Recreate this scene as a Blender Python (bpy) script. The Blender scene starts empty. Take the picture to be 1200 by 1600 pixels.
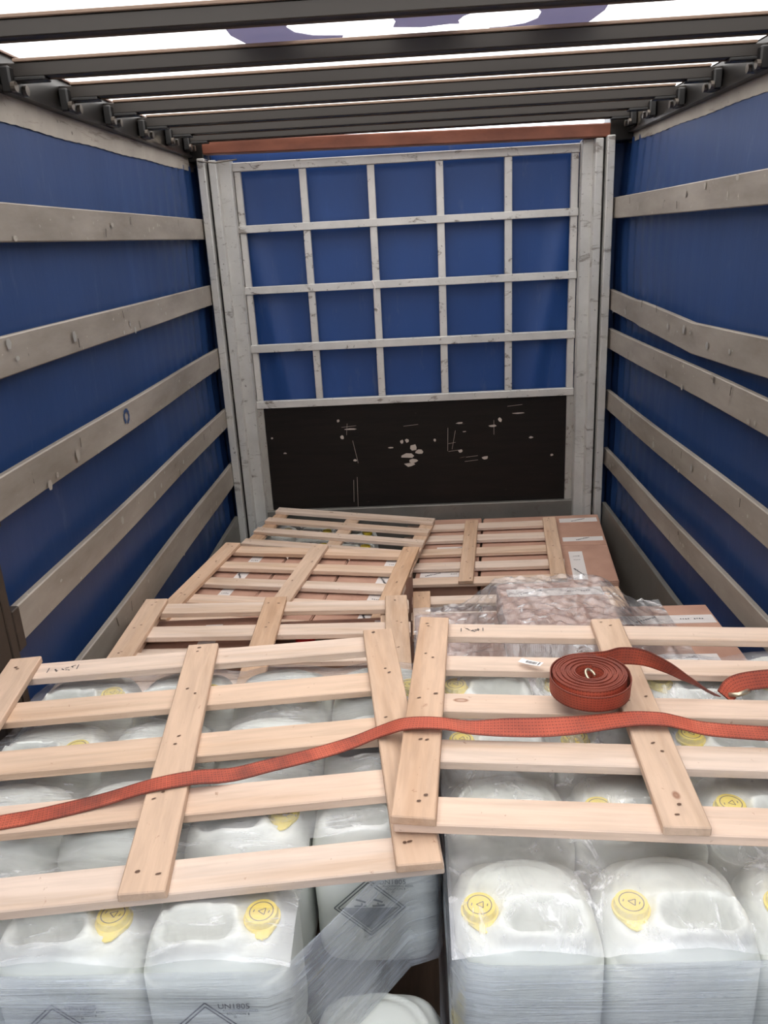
import bpy, bmesh, math, random
import numpy as np
from mathutils import Vector, Matrix

SC = bpy.context.scene
COL = SC.collection
D = bpy.data

# ------------------------------------------------------------------ camera
cam_data = D.cameras.new('camera')
cam = D.objects.new('camera', cam_data)
COL.objects.link(cam)
yaw, pitch, roll = math.radians(-2.53), math.radians(18.856), math.radians(3.032)
fwd = Vector((math.sin(yaw) * math.cos(pitch), math.cos(yaw) * math.cos(pitch), -math.sin(pitch)))
rgt = Vector((math.cos(yaw), -math.sin(yaw), 0))
dwn = fwd.cross(rgt)
r2 = math.cos(roll) * rgt + math.sin(roll) * dwn
d2 = -math.sin(roll) * rgt + math.cos(roll) * dwn
cam.matrix_world = Matrix(((r2.x, -d2.x, -fwd.x, -0.007), (r2.y, -d2.y, -fwd.y, 0.0), (r2.z, -d2.z, -fwd.z, 2.155), (0, 0, 0, 1)))
cam_data.sensor_fit = 'VERTICAL'
cam_data.sensor_height = 36.0
cam_data.lens = 1251.5 / 1600 * 36.0
cam_data.clip_start = 0.02
SC.camera = cam

# ------------------------------------------------------------------ sky, light, exposure
world = D.worlds.new('overcast_sky')
SC.world = world
world.use_nodes = True
wn = world.node_tree.nodes
wl = world.node_tree.links
wn.clear()
w_out = wn.new('ShaderNodeOutputWorld')
w_bg = wn.new('ShaderNodeBackground')
w_bg.inputs['Strength'].default_value = 3.2
w_tc = wn.new('ShaderNodeTexCoord')
w_sep = wn.new('ShaderNodeSeparateXYZ')
w_map = wn.new('ShaderNodeMapRange')
w_map.inputs['From Min'].default_value = -0.1
w_map.inputs['From Max'].default_value = 1.0
w_ramp = wn.new('ShaderNodeValToRGB')
w_ramp.color_ramp.elements[0].position = 0.0
w_ramp.color_ramp.elements[0].color = (0.30, 0.29, 0.28, 1)
w_ramp.color_ramp.elements[1].position = 1.0
w_ramp.color_ramp.elements[1].color = (1.0, 1.0, 1.0, 1)
e = w_ramp.color_ramp.elements.new(0.12)
e.color = (0.80, 0.83, 0.88, 1)
wl.new(w_tc.outputs['Generated'], w_sep.inputs[0])
wl.new(w_sep.outputs['Z'], w_map.inputs['Value'])
wl.new(w_map.outputs[0], w_ramp.inputs['Fac'])
wl.new(w_ramp.outputs['Color'], w_bg.inputs['Color'])
wl.new(w_bg.outputs[0], w_out.inputs['Surface'])

SC.view_settings.view_transform = 'Standard'
SC.view_settings.look = 'None'
SC.view_settings.gamma = 1.0
SC.view_settings.use_curve_mapping = False
SC.view_settings.exposure = 0.5
SC.cycles.use_denoising = True
SC.cycles.max_bounces = 10
SC.cycles.diffuse_bounces = 5
SC.cycles.transparent_max_bounces = 12
SC.cycles.sample_clamp_indirect = 6.0

RNG = random.Random(7)

# ------------------------------------------------------------------ helpers
def link(o, parent=None):
    COL.objects.link(o)
    if parent is not None:
        o.parent = parent
    return o


def empty(name, loc=(0, 0, 0), mat=None):
    o = D.objects.new(name, None)
    o.empty_display_size = 0.1
    COL.objects.link(o)
    if mat is not None:
        o.matrix_world = mat
    else:
        o.location = loc
    return o


def tag(o, label=None, cat=None, group=None, kind=None):
    if label:
        o['label'] = label
    if cat:
        o['category'] = cat
    if group:
        o['group'] = group
    if kind:
        o['kind'] = kind
    return o


def mesh_obj(name, verts, faces, mat, parent=None, smooth=False):
    me = D.meshes.new(name)
    me.from_pydata([tuple(map(float, v)) for v in verts], [], faces)
    me.update()
    if mat is not None:
        me.materials.append(mat)
    if smooth:
        me.polygons.foreach_set('use_smooth', [True] * len(me.polygons))
    return link(D.objects.new(name, me), parent)


def bm_obj(name, bm, mat, parent=None, smooth=False):
    me = D.meshes.new(name)
    bmesh.ops.recalc_face_normals(bm, faces=bm.faces[:])
    bm.to_mesh(me)
    bm.free()
    if mat is not None:
        me.materials.append(mat)
    if smooth:
        me.polygons.foreach_set('use_smooth', [True] * len(me.polygons))
    return link(D.objects.new(name, me), parent)


def add_box(bm, x0, x1, y0, y1, z0, z1, bevel=0.0, jit=0.0, rng=None):
    vs = []
    for x, y, z in ((x0, y0, z0), (x1, y0, z0), (x1, y1, z0), (x0, y1, z0), (x0, y0, z1), (x1, y0, z1), (x1, y1, z1), (x0, y1, z1)):
        j = (lambda: rng.uniform(-jit, jit)) if (jit and rng) else (lambda: 0.0)
        vs.append(bm.verts.new((x + j(), y + j(), z + j() * 0.3)))
    fs = []
    for f in ((0, 3, 2, 1), (4, 5, 6, 7), (0, 1, 5, 4), (1, 2, 6, 5), (2, 3, 7, 6), (3, 0, 4, 7)):
        fs.append(bm.faces.new([vs[i] for i in f]))
    if bevel:
        es = list({ed for f in fs for ed in f.edges})
        bmesh.ops.bevel(bm, geom=es, offset=bevel, segments=1, affect='EDGES', profile=0.5)
    return vs


def box_obj(name, x0, x1, y0, y1, z0, z1, mat, parent=None, bevel=0.003, jit=0.0, rng=None):
    bm = bmesh.new()
    add_box(bm, x0, x1, y0, y1, z0, z1, bevel, jit, rng)
    return bm_obj(name, bm, mat, parent)


def prism(bm, pts, z0, z1):
    a = [bm.verts.new((x, y, z0)) for x, y in pts]
    b = [bm.verts.new((x, y, z1)) for x, y in pts]
    n = len(pts)
    bm.faces.new(a[::-1])
    bm.faces.new(b)
    for i in range(n):
        bm.faces.new((a[i], a[(i + 1) % n], b[(i + 1) % n], b[i]))


def disc(bm, c, ax, ay, rx, ry, n=8, h=None):
    """flat oval patch at c spanned by unit vectors ax, ay, optional thickness vector h"""
    c = Vector(c); ax = Vector(ax); ay = Vector(ay)
    ring = [c + ax * (rx * math.cos(2 * math.pi * i / n)) + ay * (ry * math.sin(2 * math.pi * i / n)) for i in range(n)]
    if h is None:
        bm.faces.new([bm.verts.new(p) for p in ring])
    else:
        h = Vector(h)
        a = [bm.verts.new(p) for p in ring]
        b = [bm.verts.new(p + h) for p in ring]
        bm.faces.new(b)
        for i in range(n):
            bm.faces.new((a[i], a[(i + 1) % n], b[(i + 1) % n], b[i]))


def stroke(bm, p, q, up, wd, lift):
    """thin flat bar from p to q lying in a plane; up = plane normal"""
    p = Vector(p); q = Vector(q); up = Vector(up).normalized()
    s = (q - p).cross(up).normalized() * wd * 0.5
    l = up * lift
    vs = [bm.verts.new(v) for v in (p - s + l, q - s + l, q + s + l, p + s + l)]
    f = bm.faces.new(vs)
    f.normal_update()
    if f.normal.dot(up) < 0:
        f.normal_flip()


# ------------------------------------------------------------------ material helpers
class NT:
    def __init__(self, name):
        self.m = D.materials.new(name)
        self.m.use_nodes = True
        self.t = self.m.node_tree
        self.n = self.t.nodes
        self.l = self.t.links
        self.bsdf = self.n.get('Principled BSDF')
        self.out = self.n.get('Material Output')

    def node(self, typ, **kw):
        x = self.n.new(typ)
        for k, v in kw.items():
            if k in x.inputs.keys():
                x.inputs[k].default_value = v
            else:
                setattr(x, k, v)
        return x

    def coords(self, scale=(1, 1, 1), rand=True, kind='Object'):
        tc = self.node('ShaderNodeTexCoord')
        mp = self.node('ShaderNodeMapping')
        mp.inputs['Scale'].default_value = scale
        self.l.new(tc.outputs[kind], mp.inputs['Vector'])
        if rand:
            oi = self.node('ShaderNodeObjectInfo')
            mu = self.node('ShaderNodeMath', operation='MULTIPLY')
            mu.inputs[1].default_value = 37.0
            self.l.new(oi.outputs['Random'], mu.inputs[0])
            self.l.new(mu.outputs[0], mp.inputs['Location'])
        return mp.outputs[0]

    def noise(self, vec, scale, detail=3, rough=0.5, dist=0.0):
        x = self.node('ShaderNodeTexNoise')
        x.inputs['Scale'].default_value = scale
        x.inputs['Detail'].default_value = detail
        x.inputs['Roughness'].default_value = rough
        x.inputs['Distortion'].default_value = dist
        self.l.new(vec, x.inputs['Vector'])
        return x.outputs['Fac']

    def ramp(self, fac, stops):
        x = self.node('ShaderNodeValToRGB')
        els = x.color_ramp.elements
        els[0].position, els[0].color = stops[0][0], stops[0][1]
        els[1].position, els[1].color = stops[-1][0], stops[-1][1]
        for p, c in stops[1:-1]:
            k = els.new(p)
            k.color = c
        self.l.new(fac, x.inputs['Fac'])
        return x.outputs['Color']

    def mix(self, fac, a, b, blend='MIX'):
        x = self.node('ShaderNodeMix', data_type='RGBA', blend_type=blend)
        for i, v in ((0, fac), (6, a), (7, b)):
            if hasattr(v, 'links') or hasattr(v, 'is_linked'):
                self.l.new(v, x.inputs[i])
            else:
                x.inputs[i].default_value = v
        return x.outputs[2]

    def bump(self, h, strength=0.3, dist=0.01):
        x = self.node('ShaderNodeBump')
        x.inputs['Strength'].default_value = strength
        x.inputs['Distance'].default_value = dist
        self.l.new(h, x.inputs['Height'])
        self.l.new(x.outputs['Normal'], self.bsdf.inputs['Normal'])
        return x

    def set(self, **kw):
        for k, v in kw.items():
            k = k.replace('_', ' ')
            s = self.bsdf.inputs[k]
            if hasattr(v, 'is_linked'):
                self.l.new(v, s)
            else:
                s.default_value = v
        return self.m


def g(v):
    return (v, v, v, 1)


def rgb(r, gg, b):
    """sRGB 0-255 to linear"""
    def c(u):
        u /= 255.0
        return u / 12.92 if u <= 0.04045 else ((u + 0.055) / 1.055) ** 2.4
    return (c(r), c(gg), c(b), 1)


def plain(name, col, rough=0.6, metal=0.0):
    t = NT(name)
    return t.set(Base_Color=col, Roughness=rough, Metallic=metal)


def wood_mat(name, base, dark, knot, axis_scale):
    """sawn pine; axis_scale stretches grain along the board"""
    t = NT(name)
    v = t.coords(axis_scale)
    n1 = t.noise(v, 9, 4, 0.6, 0.6)
    n2 = t.noise(v, 46, 3, 0.6, 0.3)
    c = t.ramp(n1, [(0.3, dark), (0.52, base), (0.75, (min(1, base[0] * 1.08), min(1, base[1] * 1.08), min(1, base[2] * 1.1), 1))])
    c2 = t.ramp(n2, [(0.35, g(0.80)), (0.6, g(1.0))])
    c = t.mix(0.7, c, c2, 'MULTIPLY')
    # knots
    vk = t.coords(tuple(a * b for a, b in zip((1, 1, 1), (1.0 if s > 0.5 else 0.55 for s in axis_scale))))
    vo = t.node('ShaderNodeTexVoronoi')
    vo.inputs['Scale'].default_value = 6.5
    vo.inputs['Randomness'].default_value = 1.0
    t.l.new(vk, vo.inputs['Vector'])
    k = t.ramp(vo.outputs['Distance'], [(0.0, g(0.55)), (0.035, g(0.35)), (0.055, g(0.8)), (0.075, g(0.0))])
    gate = t.noise(vk, 2.4, 1)
    gk = t.ramp(gate, [(0.42, g(0)), (0.47, g(1))])
    kf = t.mix(1.0, k, gk, 'MULTIPLY')
    c = t.mix(kf, c, knot)
    # per board tint
    oi = t.node('ShaderNodeObjectInfo')
    tint = t.ramp(oi.outputs['Random'], [(0.0, (0.92, 0.84, 0.74, 1)), (0.25, (1.0, 0.95, 0.90, 1)), (0.7, (0.97, 0.99, 1.0, 1)), (1.0, (1.0, 1.0, 1.0, 1))])
    c = t.mix(1.0, c, tint, 'MULTIPLY')
    gr = t.noise(t.coords((1, 1, 1)), 5.0, 4)
    c = t.mix(t.ramp(gr, [(0.55, g(0)), (0.8, g(0.25))]), c, dark)
    sp = t.noise(t.coords((1.3, 0.7, 1)), 42, 4, 0.75, 0.4)
    c = t.mix(t.ramp(sp, [(0.66, g(0)), (0.71, g(0.45))]), c, knot)
    t.bump(n2, 0.35, 0.004)
    return t.set(Base_Color=c, Roughness=0.78)


PINE_A, PINE_D, PINE_K = rgb(214, 191, 174), rgb(196, 166, 142), rgb(128, 78, 52)
M_PINE_X = wood_mat('pine_along_x', PINE_A, PINE_D, PINE_K, (0.09, 1.0, 1.0))
M_PINE_Y = wood_mat('pine_along_y', rgb(202, 172, 148), rgb(184, 150, 122), PINE_K, (1.0, 0.09, 1.0))
M_NAIL = plain('nail_dent', rgb(92, 66, 50), 0.6)


def lath_mat():
    t = NT('worn_alu_lath')
    v = t.coords((1, 0.25, 1))
    n = t.noise(v, 5, 5, 0.65)
    c = t.ramp(n, [(0.3, rgb(124, 115, 105)), (0.5, rgb(146, 137, 127)), (0.72, rgb(164, 155, 145))])
    v2 = t.coords((1, 1, 1))
    sp = t.noise(v2, 24, 5, 0.75, 0.4)
    c = t.mix(t.ramp(sp, [(0.655, g(0)), (0.69, g(0.75))]), c, rgb(205, 196, 182))
    sp2 = t.noise(t.coords((1, 1.4, 0.8)), 15, 4, 0.7, 0.8)
    c = t.mix(t.ramp(sp2, [(0.68, g(0)), (0.72, g(0.8))]), c, rgb(70, 58, 48))
    t.bump(n, 0.2, 0.004)
    return t.set(Base_Color=c, Roughness=0.5, Metallic=0.25)


M_LATH = lath_mat()


def alu_mat(name, base, scuff_scale, scuff_amt=0.9, rough=0.42):
    t = NT(name)
    v = t.coords((1, 1, 1))
    n = t.noise(v, 6, 4, 0.6)
    b = Vector(base[:3])
    c = t.ramp(n, [(0.3, (*(b * 0.86), 1)), (0.7, (*(b * 1.05), 1))])
    sp = t.noise(t.coords(scuff_scale), 7, 5, 0.7, 0.5)
    c = t.mix(t.ramp(sp, [(0.585, g(0)), (0.66, g(scuff_amt))]), c, rgb(88, 72, 60))
    sp2 = t.noise(t.coords((1, 1, 1)), 38, 3, 0.7)
    c = t.mix(t.ramp(sp2, [(0.66, g(0)), (0.72, g(0.7))]), c, rgb(70, 60, 54))
    return t.set(Base_Color=c, Roughness=rough, Metallic=0.35)


M_ALU = alu_mat('scuffed_alu_rail', rgb(205, 202, 198), (1.2, 1, 2.0), 0.75)
M_POST = alu_mat('scuffed_alu_post', rgb(198, 196, 192), (0.7, 1, 2.2), 0.6)
M_ROUGH = alu_mat('pitted_alu_strip', rgb(170, 166, 160), (3, 1, 3), 0.7)
M_KICK = alu_mat('dull_alu_kick', rgb(120, 116, 110), (2, 1, 2), 0.3)


def tarp_mat(name, base, fold=False):
    t = NT(name)
    v = t.coords((0.6, 0.6, 0.18), rand=False)
    n = t.noise(v, 4, 5, 0.6)
    b = Vector(base[:3])
    c = t.ramp(n, [(0.3, (*(b * 0.85), 1)), (0.62, (*b, 1)), (0.8, (*(b * 1.25 + Vector((0.01, 0.01, 0.008))), 1))])
    n2 = t.noise(t.coords((1, 1, 0.25), rand=False), 14, 4, 0.7)
    c = t.mix(t.ramp(n2, [(0.6, g(0)), (0.8, g(0.22))]), c, rgb(120, 125, 140))
    t.bump(n, 0.25, 0.02)
    return t.set(Base_Color=c, Roughness=0.45)


M_TARP = tarp_mat('blue_tarpaulin', rgb(31, 58, 104))
M_TARP_BACK = tarp_mat('blue_headboard_tarpaulin', rgb(25, 64, 124))
M_BAND = alu_mat('grey_curtain_band', rgb(168, 160, 150), (1, 0.3, 3), 0.5, 0.6)


def dark_metal():
    t = NT('black_rail_painted_glints')
    v = t.coords((1, 0.3, 1))
    n = t.noise(v, 6, 4, 0.6, 0.3)
    c = t.ramp(n, [(0.45, rgb(26, 23, 21)), (0.60, rgb(38, 34, 31)), (0.68, rgb(120, 112, 100))])  # pale stop paints shiny glints into the rail colour
    r = t.ramp(n, [(0.4, g(0.4)), (0.7, g(0.3))])
    return t.set(Base_Color=c, Roughness=r, Metallic=0.3)


M_RAIL = dark_metal()
M_BOW = plain('dark_steel_bow', rgb(44, 39, 35), 0.45, 0.3)
M_BOWTOP = plain('brown_bow_sleeve', rgb(120, 98, 82), 0.6)
M_ROLLER = plain('worn_roller_steel', rgb(96, 88, 80), 0.35, 0.6)
M_BLACK = plain('black_rubber', rgb(22, 20, 19), 0.5)
M_STAKE = alu_mat('dark_stake_steel', rgb(62, 52, 44), (3, 1, 1.5), 0.2, 0.5)


def header_mat():
    t = NT('red_oxide_header')
    n = t.noise(t.coords((0.5, 1, 1)), 9, 4, 0.6)
    return t.set(Base_Color=t.ramp(n, [(0.3, rgb(104, 58, 42)), (0.7, rgb(132, 78, 58))]), Roughness=0.55)


M_HEADER = header_mat()


def ply_mat():
    t = NT('black_film_plywood')
    n = t.noise(t.coords((0.3, 1, 3)), 12, 4, 0.6)
    c = t.ramp(n, [(0.3, rgb(15, 11, 9)), (0.7, rgb(25, 19, 16))])
    s = t.noise(t.coords((0.5, 1, 6)), 12, 6, 0.8, 0.6)
    c = t.mix(t.ramp(s, [(0.66, g(0)), (0.72, g(0.55))]), c, rgb(120, 104, 92))
    return t.set(Base_Color=c, Roughness=0.5, Specular_IOR_Level=0.25)


M_PLY = ply_mat()
M_FLAKE = plain('bare_ply_flake', rgb(176, 164, 154), 0.8)


def trans_mat(name, col, amount):
    t = NT(name)
    t.n.remove(t.bsdf)
    a = t.node('ShaderNodeBsdfTranslucent')
    a.inputs['Color'].default_value = col
    b = t.node('ShaderNodeBsdfDiffuse')
    b.inputs['Color'].default_value = col
    m = t.node('ShaderNodeMixShader')
    m.inputs[0].default_value = amount
    t.l.new(b.outputs[0], m.inputs[1])
    t.l.new(a.outputs[0], m.inputs[2])
    t.l.new(m.outputs[0], t.out.inputs['Surface'])
    return t.m


M_ROOF = trans_mat('white_translucent_roof', (0.93, 0.90, 0.86, 1), 0.8)
M_PRINT = trans_mat('blue_roof_print', rgb(168, 166, 186), 0.55)
M_HEM = plain('brown_roof_hem', rgb(112, 84, 68), 0.6)


def carton_mat():
    t = NT('kraft_cardboard')
    n = t.noise(t.coords((1, 1, 1)), 5, 3)
    w = t.node('ShaderNodeTexWave', wave_type='BANDS', bands_direction='X')
    w.inputs['Scale'].default_value = 45
    w.inputs['Distortion'].default_value = 0.6
    t.l.new(t.coords((1, 1, 1)), w.inputs['Vector'])
    t.bump(w.outputs['Fac'], 0.12, 0.003)
    return t.set(Base_Color=t.ramp(n, [(0.3, rgb(164, 124, 106)), (0.7, rgb(182, 142, 122))]), Roughness=0.8)


M_CARTON = carton_mat()
M_TAPE = plain('white_packing_tape', rgb(214, 206, 202), 0.35)
M_INK = plain('dark_ink', rgb(58, 56, 62), 0.6)
M_INK_GREY = plain('grey_ink', rgb(112, 116, 118), 0.6)


def hdpe_mat():
    t = NT('white_hdpe')
    n = t.noise(t.coords((1, 1, 1)), 4, 2)
    c = t.ramp(n, [(0.3, rgb(221, 224, 218)), (0.7, rgb(231, 232, 227))])
    t.bsdf.inputs['Subsurface Weight'].default_value = 0.25
    t.bsdf.inputs['Subsurface Radius'].default_value = (0.03, 0.03, 0.03)
    return t.set(Base_Color=c, Roughness=0.34)


M_HDPE = hdpe_mat()
M_CAP = plain('yellow_cap_plastic', rgb(232, 208, 62), 0.4)
M_CAPMARK = plain('cap_relief_dark', rgb(96, 78, 22), 0.5)
M_RED = plain('red_cap_plastic', rgb(196, 36, 40), 0.4)


def film_mat(name, streak, base=0.07, hi=0.55, tint=(0.93, 0.93, 0.95, 1), seed=0.0, bump=0.5, gloss=0.2, extra=0.0):
    """thin stretch film: mostly see-through, milky, crease highlights painted in as denser white"""
    t = NT(name)
    t.n.remove(t.bsdf)
    tc = t.node('ShaderNodeTexCoord')
    mp = t.node('ShaderNodeMapping')
    mp.inputs['Scale'].default_value = streak
    mp.inputs['Location'].default_value = (seed, seed * 1.7, seed * 0.3)
    t.l.new(tc.outputs['Object'], mp.inputs['Vector'])
    n1 = t.noise(mp.outputs[0], 6, 5, 0.65, 1.2)
    mp2 = t.node('ShaderNodeMapping')
    mp2.inputs['Location'].default_value = (seed * 2.1, seed, seed)
    t.l.new(tc.outputs['Object'], mp2.inputs['Vector'])
    n2 = t.noise(mp2.outputs[0], 5.5, 3, 0.5, 0.8)
    a = t.ramp(n1, [(0.46, g(base)), (0.60, g(base + 0.10)), (0.70, g(hi))])
    b = t.ramp(n2, [(0.36, g(0.45)), (0.62, g(1.0))])
    f = t.mix(1.0, a, b, 'MULTIPLY')
    bp = t.node('ShaderNodeBump')
    bp.inputs['Strength'].default_value = bump
    bp.inputs['Distance'].default_value = 0.012
    t.l.new(n1, bp.inputs['Height'])
    tr = t.node('ShaderNodeBsdfTransparent')
    tr.inputs['Color'].default_value = (0.985, 0.985, 0.985, 1)
    df = t.node('ShaderNodeBsdfDiffuse')
    df.inputs['Color'].default_value = tint
    gl = t.node('ShaderNodeBsdfGlossy')
    gl.inputs['Roughness'].default_value = gloss
    gl.inputs['Color'].default_value = (0.95, 0.96, 1.0, 1)
    t.l.new(bp.outputs['Normal'], df.inputs['Normal'])
    t.l.new(bp.outputs['Normal'], gl.inputs['Normal'])
    m1 = t.node('ShaderNodeMixShader')
    t.l.new(f, m1.inputs[0])
    t.l.new(tr.outputs[0], m1.inputs[1])
    t.l.new(df.outputs[0], m1.inputs[2])
    fr = t.node('ShaderNodeFresnel')
    fr.inputs['IOR'].default_value = 1.45
    t.l.new(bp.outputs['Normal'], fr.inputs['Normal'])
    m2 = t.node('ShaderNodeMixShader')
    ad = t.node('ShaderNodeMath', operation='ADD')
    ad.inputs[1].default_value = extra
    t.l.new(fr.outputs[0], ad.inputs[0])
    t.l.new(ad.outputs[0], m2.inputs[0])
    t.l.new(m1.outputs[0], m2.inputs[1])
    t.l.new(gl.outputs[0], m2.inputs[2])
    t.l.new(m2.outputs[0], t.out.inputs['Surface'])
    return t.m


M_FILM_TOP = film_mat('stretch_film_top', (1.2, 6.0, 2.0), 0.22, 0.6, seed=1.3)
M_FILM_SIDE = film_mat('stretch_film_side', (0.5, 0.5, 16.0), 0.30, 0.75, tint=(0.86, 0.90, 0.98, 1), seed=4.1)  # bluish tint paints the reflection of sky and curtain into the film
M_FILM_DIAG = film_mat('stretch_film_diagonal', (3.0, 1.6, 3.0), 0.22, 0.75, seed=2.2)
M_FILM_CARTON = film_mat('stretch_film_creased', (2.0, 2.6, 2.0), 0.17, 1.0, tint=(0.96, 0.94, 0.93, 1), seed=7.4, bump=0.9, gloss=0.14, extra=0.06)


def strap_mat():
    t = NT('orange_polyester_webbing')
    tc = t.node('ShaderNodeTexCoord')
    sep = t.node('ShaderNodeSeparateXYZ')
    t.l.new(tc.outputs['UV'], sep.inputs[0])
    def mth(op, a_, b_=None):
        x = t.node('ShaderNodeMath', operation=op)
        for i_, v_ in enumerate((a_, b_)):
            if v_ is None:
                continue
            if hasattr(v_, 'is_linked'):
                t.l.new(v_, x.inputs[i_])
            else:
                x.inputs[i_].default_value = v_
        return x.outputs[0]
    u5 = mth('FRACT', mth('MULTIPLY', sep.outputs['X'], 130.0))
    v5 = mth('FRACT', mth('MULTIPLY', sep.outputs['Y'], 6.0))
    dash = mth('MULTIPLY', mth('LESS_THAN', u5, 0.62), mth('LESS_THAN', mth('ABSOLUTE', mth('SUBTRACT', v5, 0.5)), 0.11))
    rib = mth('ABSOLUTE', mth('SINE', mth('MULTIPLY', sep.outputs['X'], 700.0)))
    pat = mth('SUBTRACT', mth('ADD', mth('MULTIPLY', rib, 0.28), 0.72), mth('MULTIPLY', dash, 0.62))
    n = t.noise(t.coords((1, 1, 1)), 9, 4)
    c = t.ramp(n, [(0.3, rgb(150, 66, 48)), (0.55, rgb(184, 84, 60)), (0.75, rgb(202, 102, 76))])
    cmb = t.node('ShaderNodeCombineColor')
    for i_ in range(3):
        t.l.new(pat, cmb.inputs[i_])
    c = t.mix(0.85, c, cmb.outputs[0], 'MULTIPLY')
    # darker selvedges
    ed = t.node('ShaderNodeMath', operation='PINGPONG')
    ed.inputs[1].default_value = 0.5
    t.l.new(sep.outputs['Y'], ed.inputs[0])
    edc = t.ramp(ed.outputs[0], [(0.03, g(0.45)), (0.09, g(1))])
    c = t.mix(1.0, c, edc, 'MULTIPLY')
    # grease
    n2 = t.noise(t.coords((1, 1, 1)), 6, 5, 0.7)
    c = t.mix(t.ramp(n2, [(0.5, g(0)), (0.72, g(0.6))]), c, rgb(76, 44, 38))
    t.bump(pat, 0.35, 0.002)
    return t.set(Base_Color=c, Roughness=0.7)


M_STRAP = strap_mat()
M_HOOK = plain('zinc_hook', rgb(196, 184, 160), 0.3, 0.8)
M_PAPER = plain('white_label_paper', rgb(232, 228, 226), 0.5)
M_FLOOR = wood_mat('trailer_floor_ply', rgb(96, 76, 60), rgb(70, 54, 42), rgb(50, 36, 28), (1, 0.1, 1))

# ================================================================== STRUCTURE
DB = 5.31          # bulkhead frame plane
Y_REAR = -1.0      # open rear end of the load space, the unseen hall behind it is added to dim the light

fl = box_obj('floor', -1.30, 1.30, Y_REAR, DB + 0.1, -0.06, 0.0, M_FLOOR, None, 0.0)
tag(fl, kind='structure')
gr = box_obj('ground', -14, 14, -16, 22, -1.35, -1.25, plain('grey_asphalt', rgb(112, 110, 107), 0.9), None, 0.0)
tag(gr, kind='structure')
# unseen hall added behind the camera to cut light from the open rear
M_ADDED_HALL = plain('pale_added_hall', rgb(190, 192, 196), 0.8)
for nm, dims in (('floor_added_hall', (-7, 7, -14, Y_REAR - 0.02, -0.2, -0.02)), ('ceiling_added_hall', (-7, 7, -14, Y_REAR - 0.02, 5.0, 5.15)), ('wall_added_hall_rear', (-7, 7, -14.2, -14, -0.2, 5.0)),
                 ('wall_added_hall_left', (-7.15, -7, -14, Y_REAR - 0.02, -0.2, 5.0)), ('wall_added_hall_right', (7, 7.15, -14, Y_REAR - 0.02, -0.2, 5.0)),
                 ('wall_added_dock_left', (-7, -1.45, Y_REAR - 0.2, Y_REAR - 0.02, -0.2, 5.0)), ('wall_added_dock_right', (1.45, 7, Y_REAR - 0.2, Y_REAR - 0.02, -0.2, 5.0)), ('wall_added_dock_top', (-1.45, 1.45, Y_REAR - 0.2, Y_REAR - 0.02, 2.85, 5.0))):
    hw = box_obj(nm, *dims, M_ADDED_HALL, None, 0.0)
    tag(hw, kind='structure')
# added area lamp inside that hall, brightens the front faces of the load
hl = D.lights.new('added_fill_light', 'AREA')
hl.shape = 'RECTANGLE'; hl.size = 3.0; hl.size_y = 6.0; hl.energy = 400; hl.color = (0.86, 0.92, 1.0)
hlo = D.objects.new('added_fill_light', hl); COL.objects.link(hlo); hlo.location = (0, -6.5, 4.95)

# roof sheet, with slight belly between bows
BOW_Y = [2.37, 2.84, 3.30, 3.76, 4.22, 4.68, 5.05]
BOW_Z = [2.701, 2.697, 2.706, 2.714, 2.716, 2.731, 2.737]
ceil = empty('ceiling')
tag(ceil, kind='structure')
ny = 80
vs, fs = [], []
xs = [-1.33, -0.6, 0, 0.6, 1.36]
for j in range(ny + 1):
    y = Y_REAR + (DB + 0.05 - Y_REAR) * j / ny
    for x in xs:
        vs.append((x, y, 2.785 + 0.004 * math.sin(y * 13.4)))
for j in range(ny):
    for i in range(len(xs) - 1):
        a = j * len(xs) + i
        fs.append((a, a + 1, a + len(xs) + 1, a + len(xs)))
mesh_obj('roof_sheet', vs, fs, M_ROOF, ceil)
for sx, x0, x1 in ((-1, -1.345, -1.262), (1, 1.315, 1.385)):
    box_obj('roof_hem', x0, x1, Y_REAR, DB, 2.771, 2.777, M_HEM, ceil, 0.0)
for pts in (
    [(-0.424, 2.414), (-0.486, 2.544), (-0.525, 2.676), (-0.528, 2.81), (-0.501, 2.93), (-0.47, 2.994), (-0.422, 3.027), (-0.198, 2.995), (-0.185, 2.901), (-0.277, 2.877), (-0.33, 2.821), (-0.346, 2.753), (-0.335, 2.702), (-0.29, 2.662), (-0.233, 2.648), (-0.121, 2.633), (-0.138, 2.365), (-0.328, 2.323)],
    [(-0.037, 2.654), (-0.016, 2.768), (-0.025, 2.835), (0.067, 2.859), (0.146, 2.839), (0.181, 2.841), (0.175, 2.8), (0.189, 2.752), (0.257, 2.67), (0.13, 2.512), (-0.009, 2.492)],
    [(0.28, 2.922), (0.297, 3.012), (0.406, 3.014), (0.575, 3.024), (0.6, 2.899), (0.615, 2.79), (0.606, 2.652), (0.465, 2.471), (0.296, 2.461), (0.336, 2.635), (0.397, 2.703), (0.421, 2.765), (0.421, 2.839), (0.39, 2.893), (0.332, 2.919)]):
    bm = bmesh.new()
    prism(bm, pts, 2.7705, 2.7725)
    bmesh.ops.triangulate(bm, faces=[f for f in bm.faces if len(f.verts) > 4])
    bm_obj('printed_letter', bm, M_PRINT, ceil)


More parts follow.
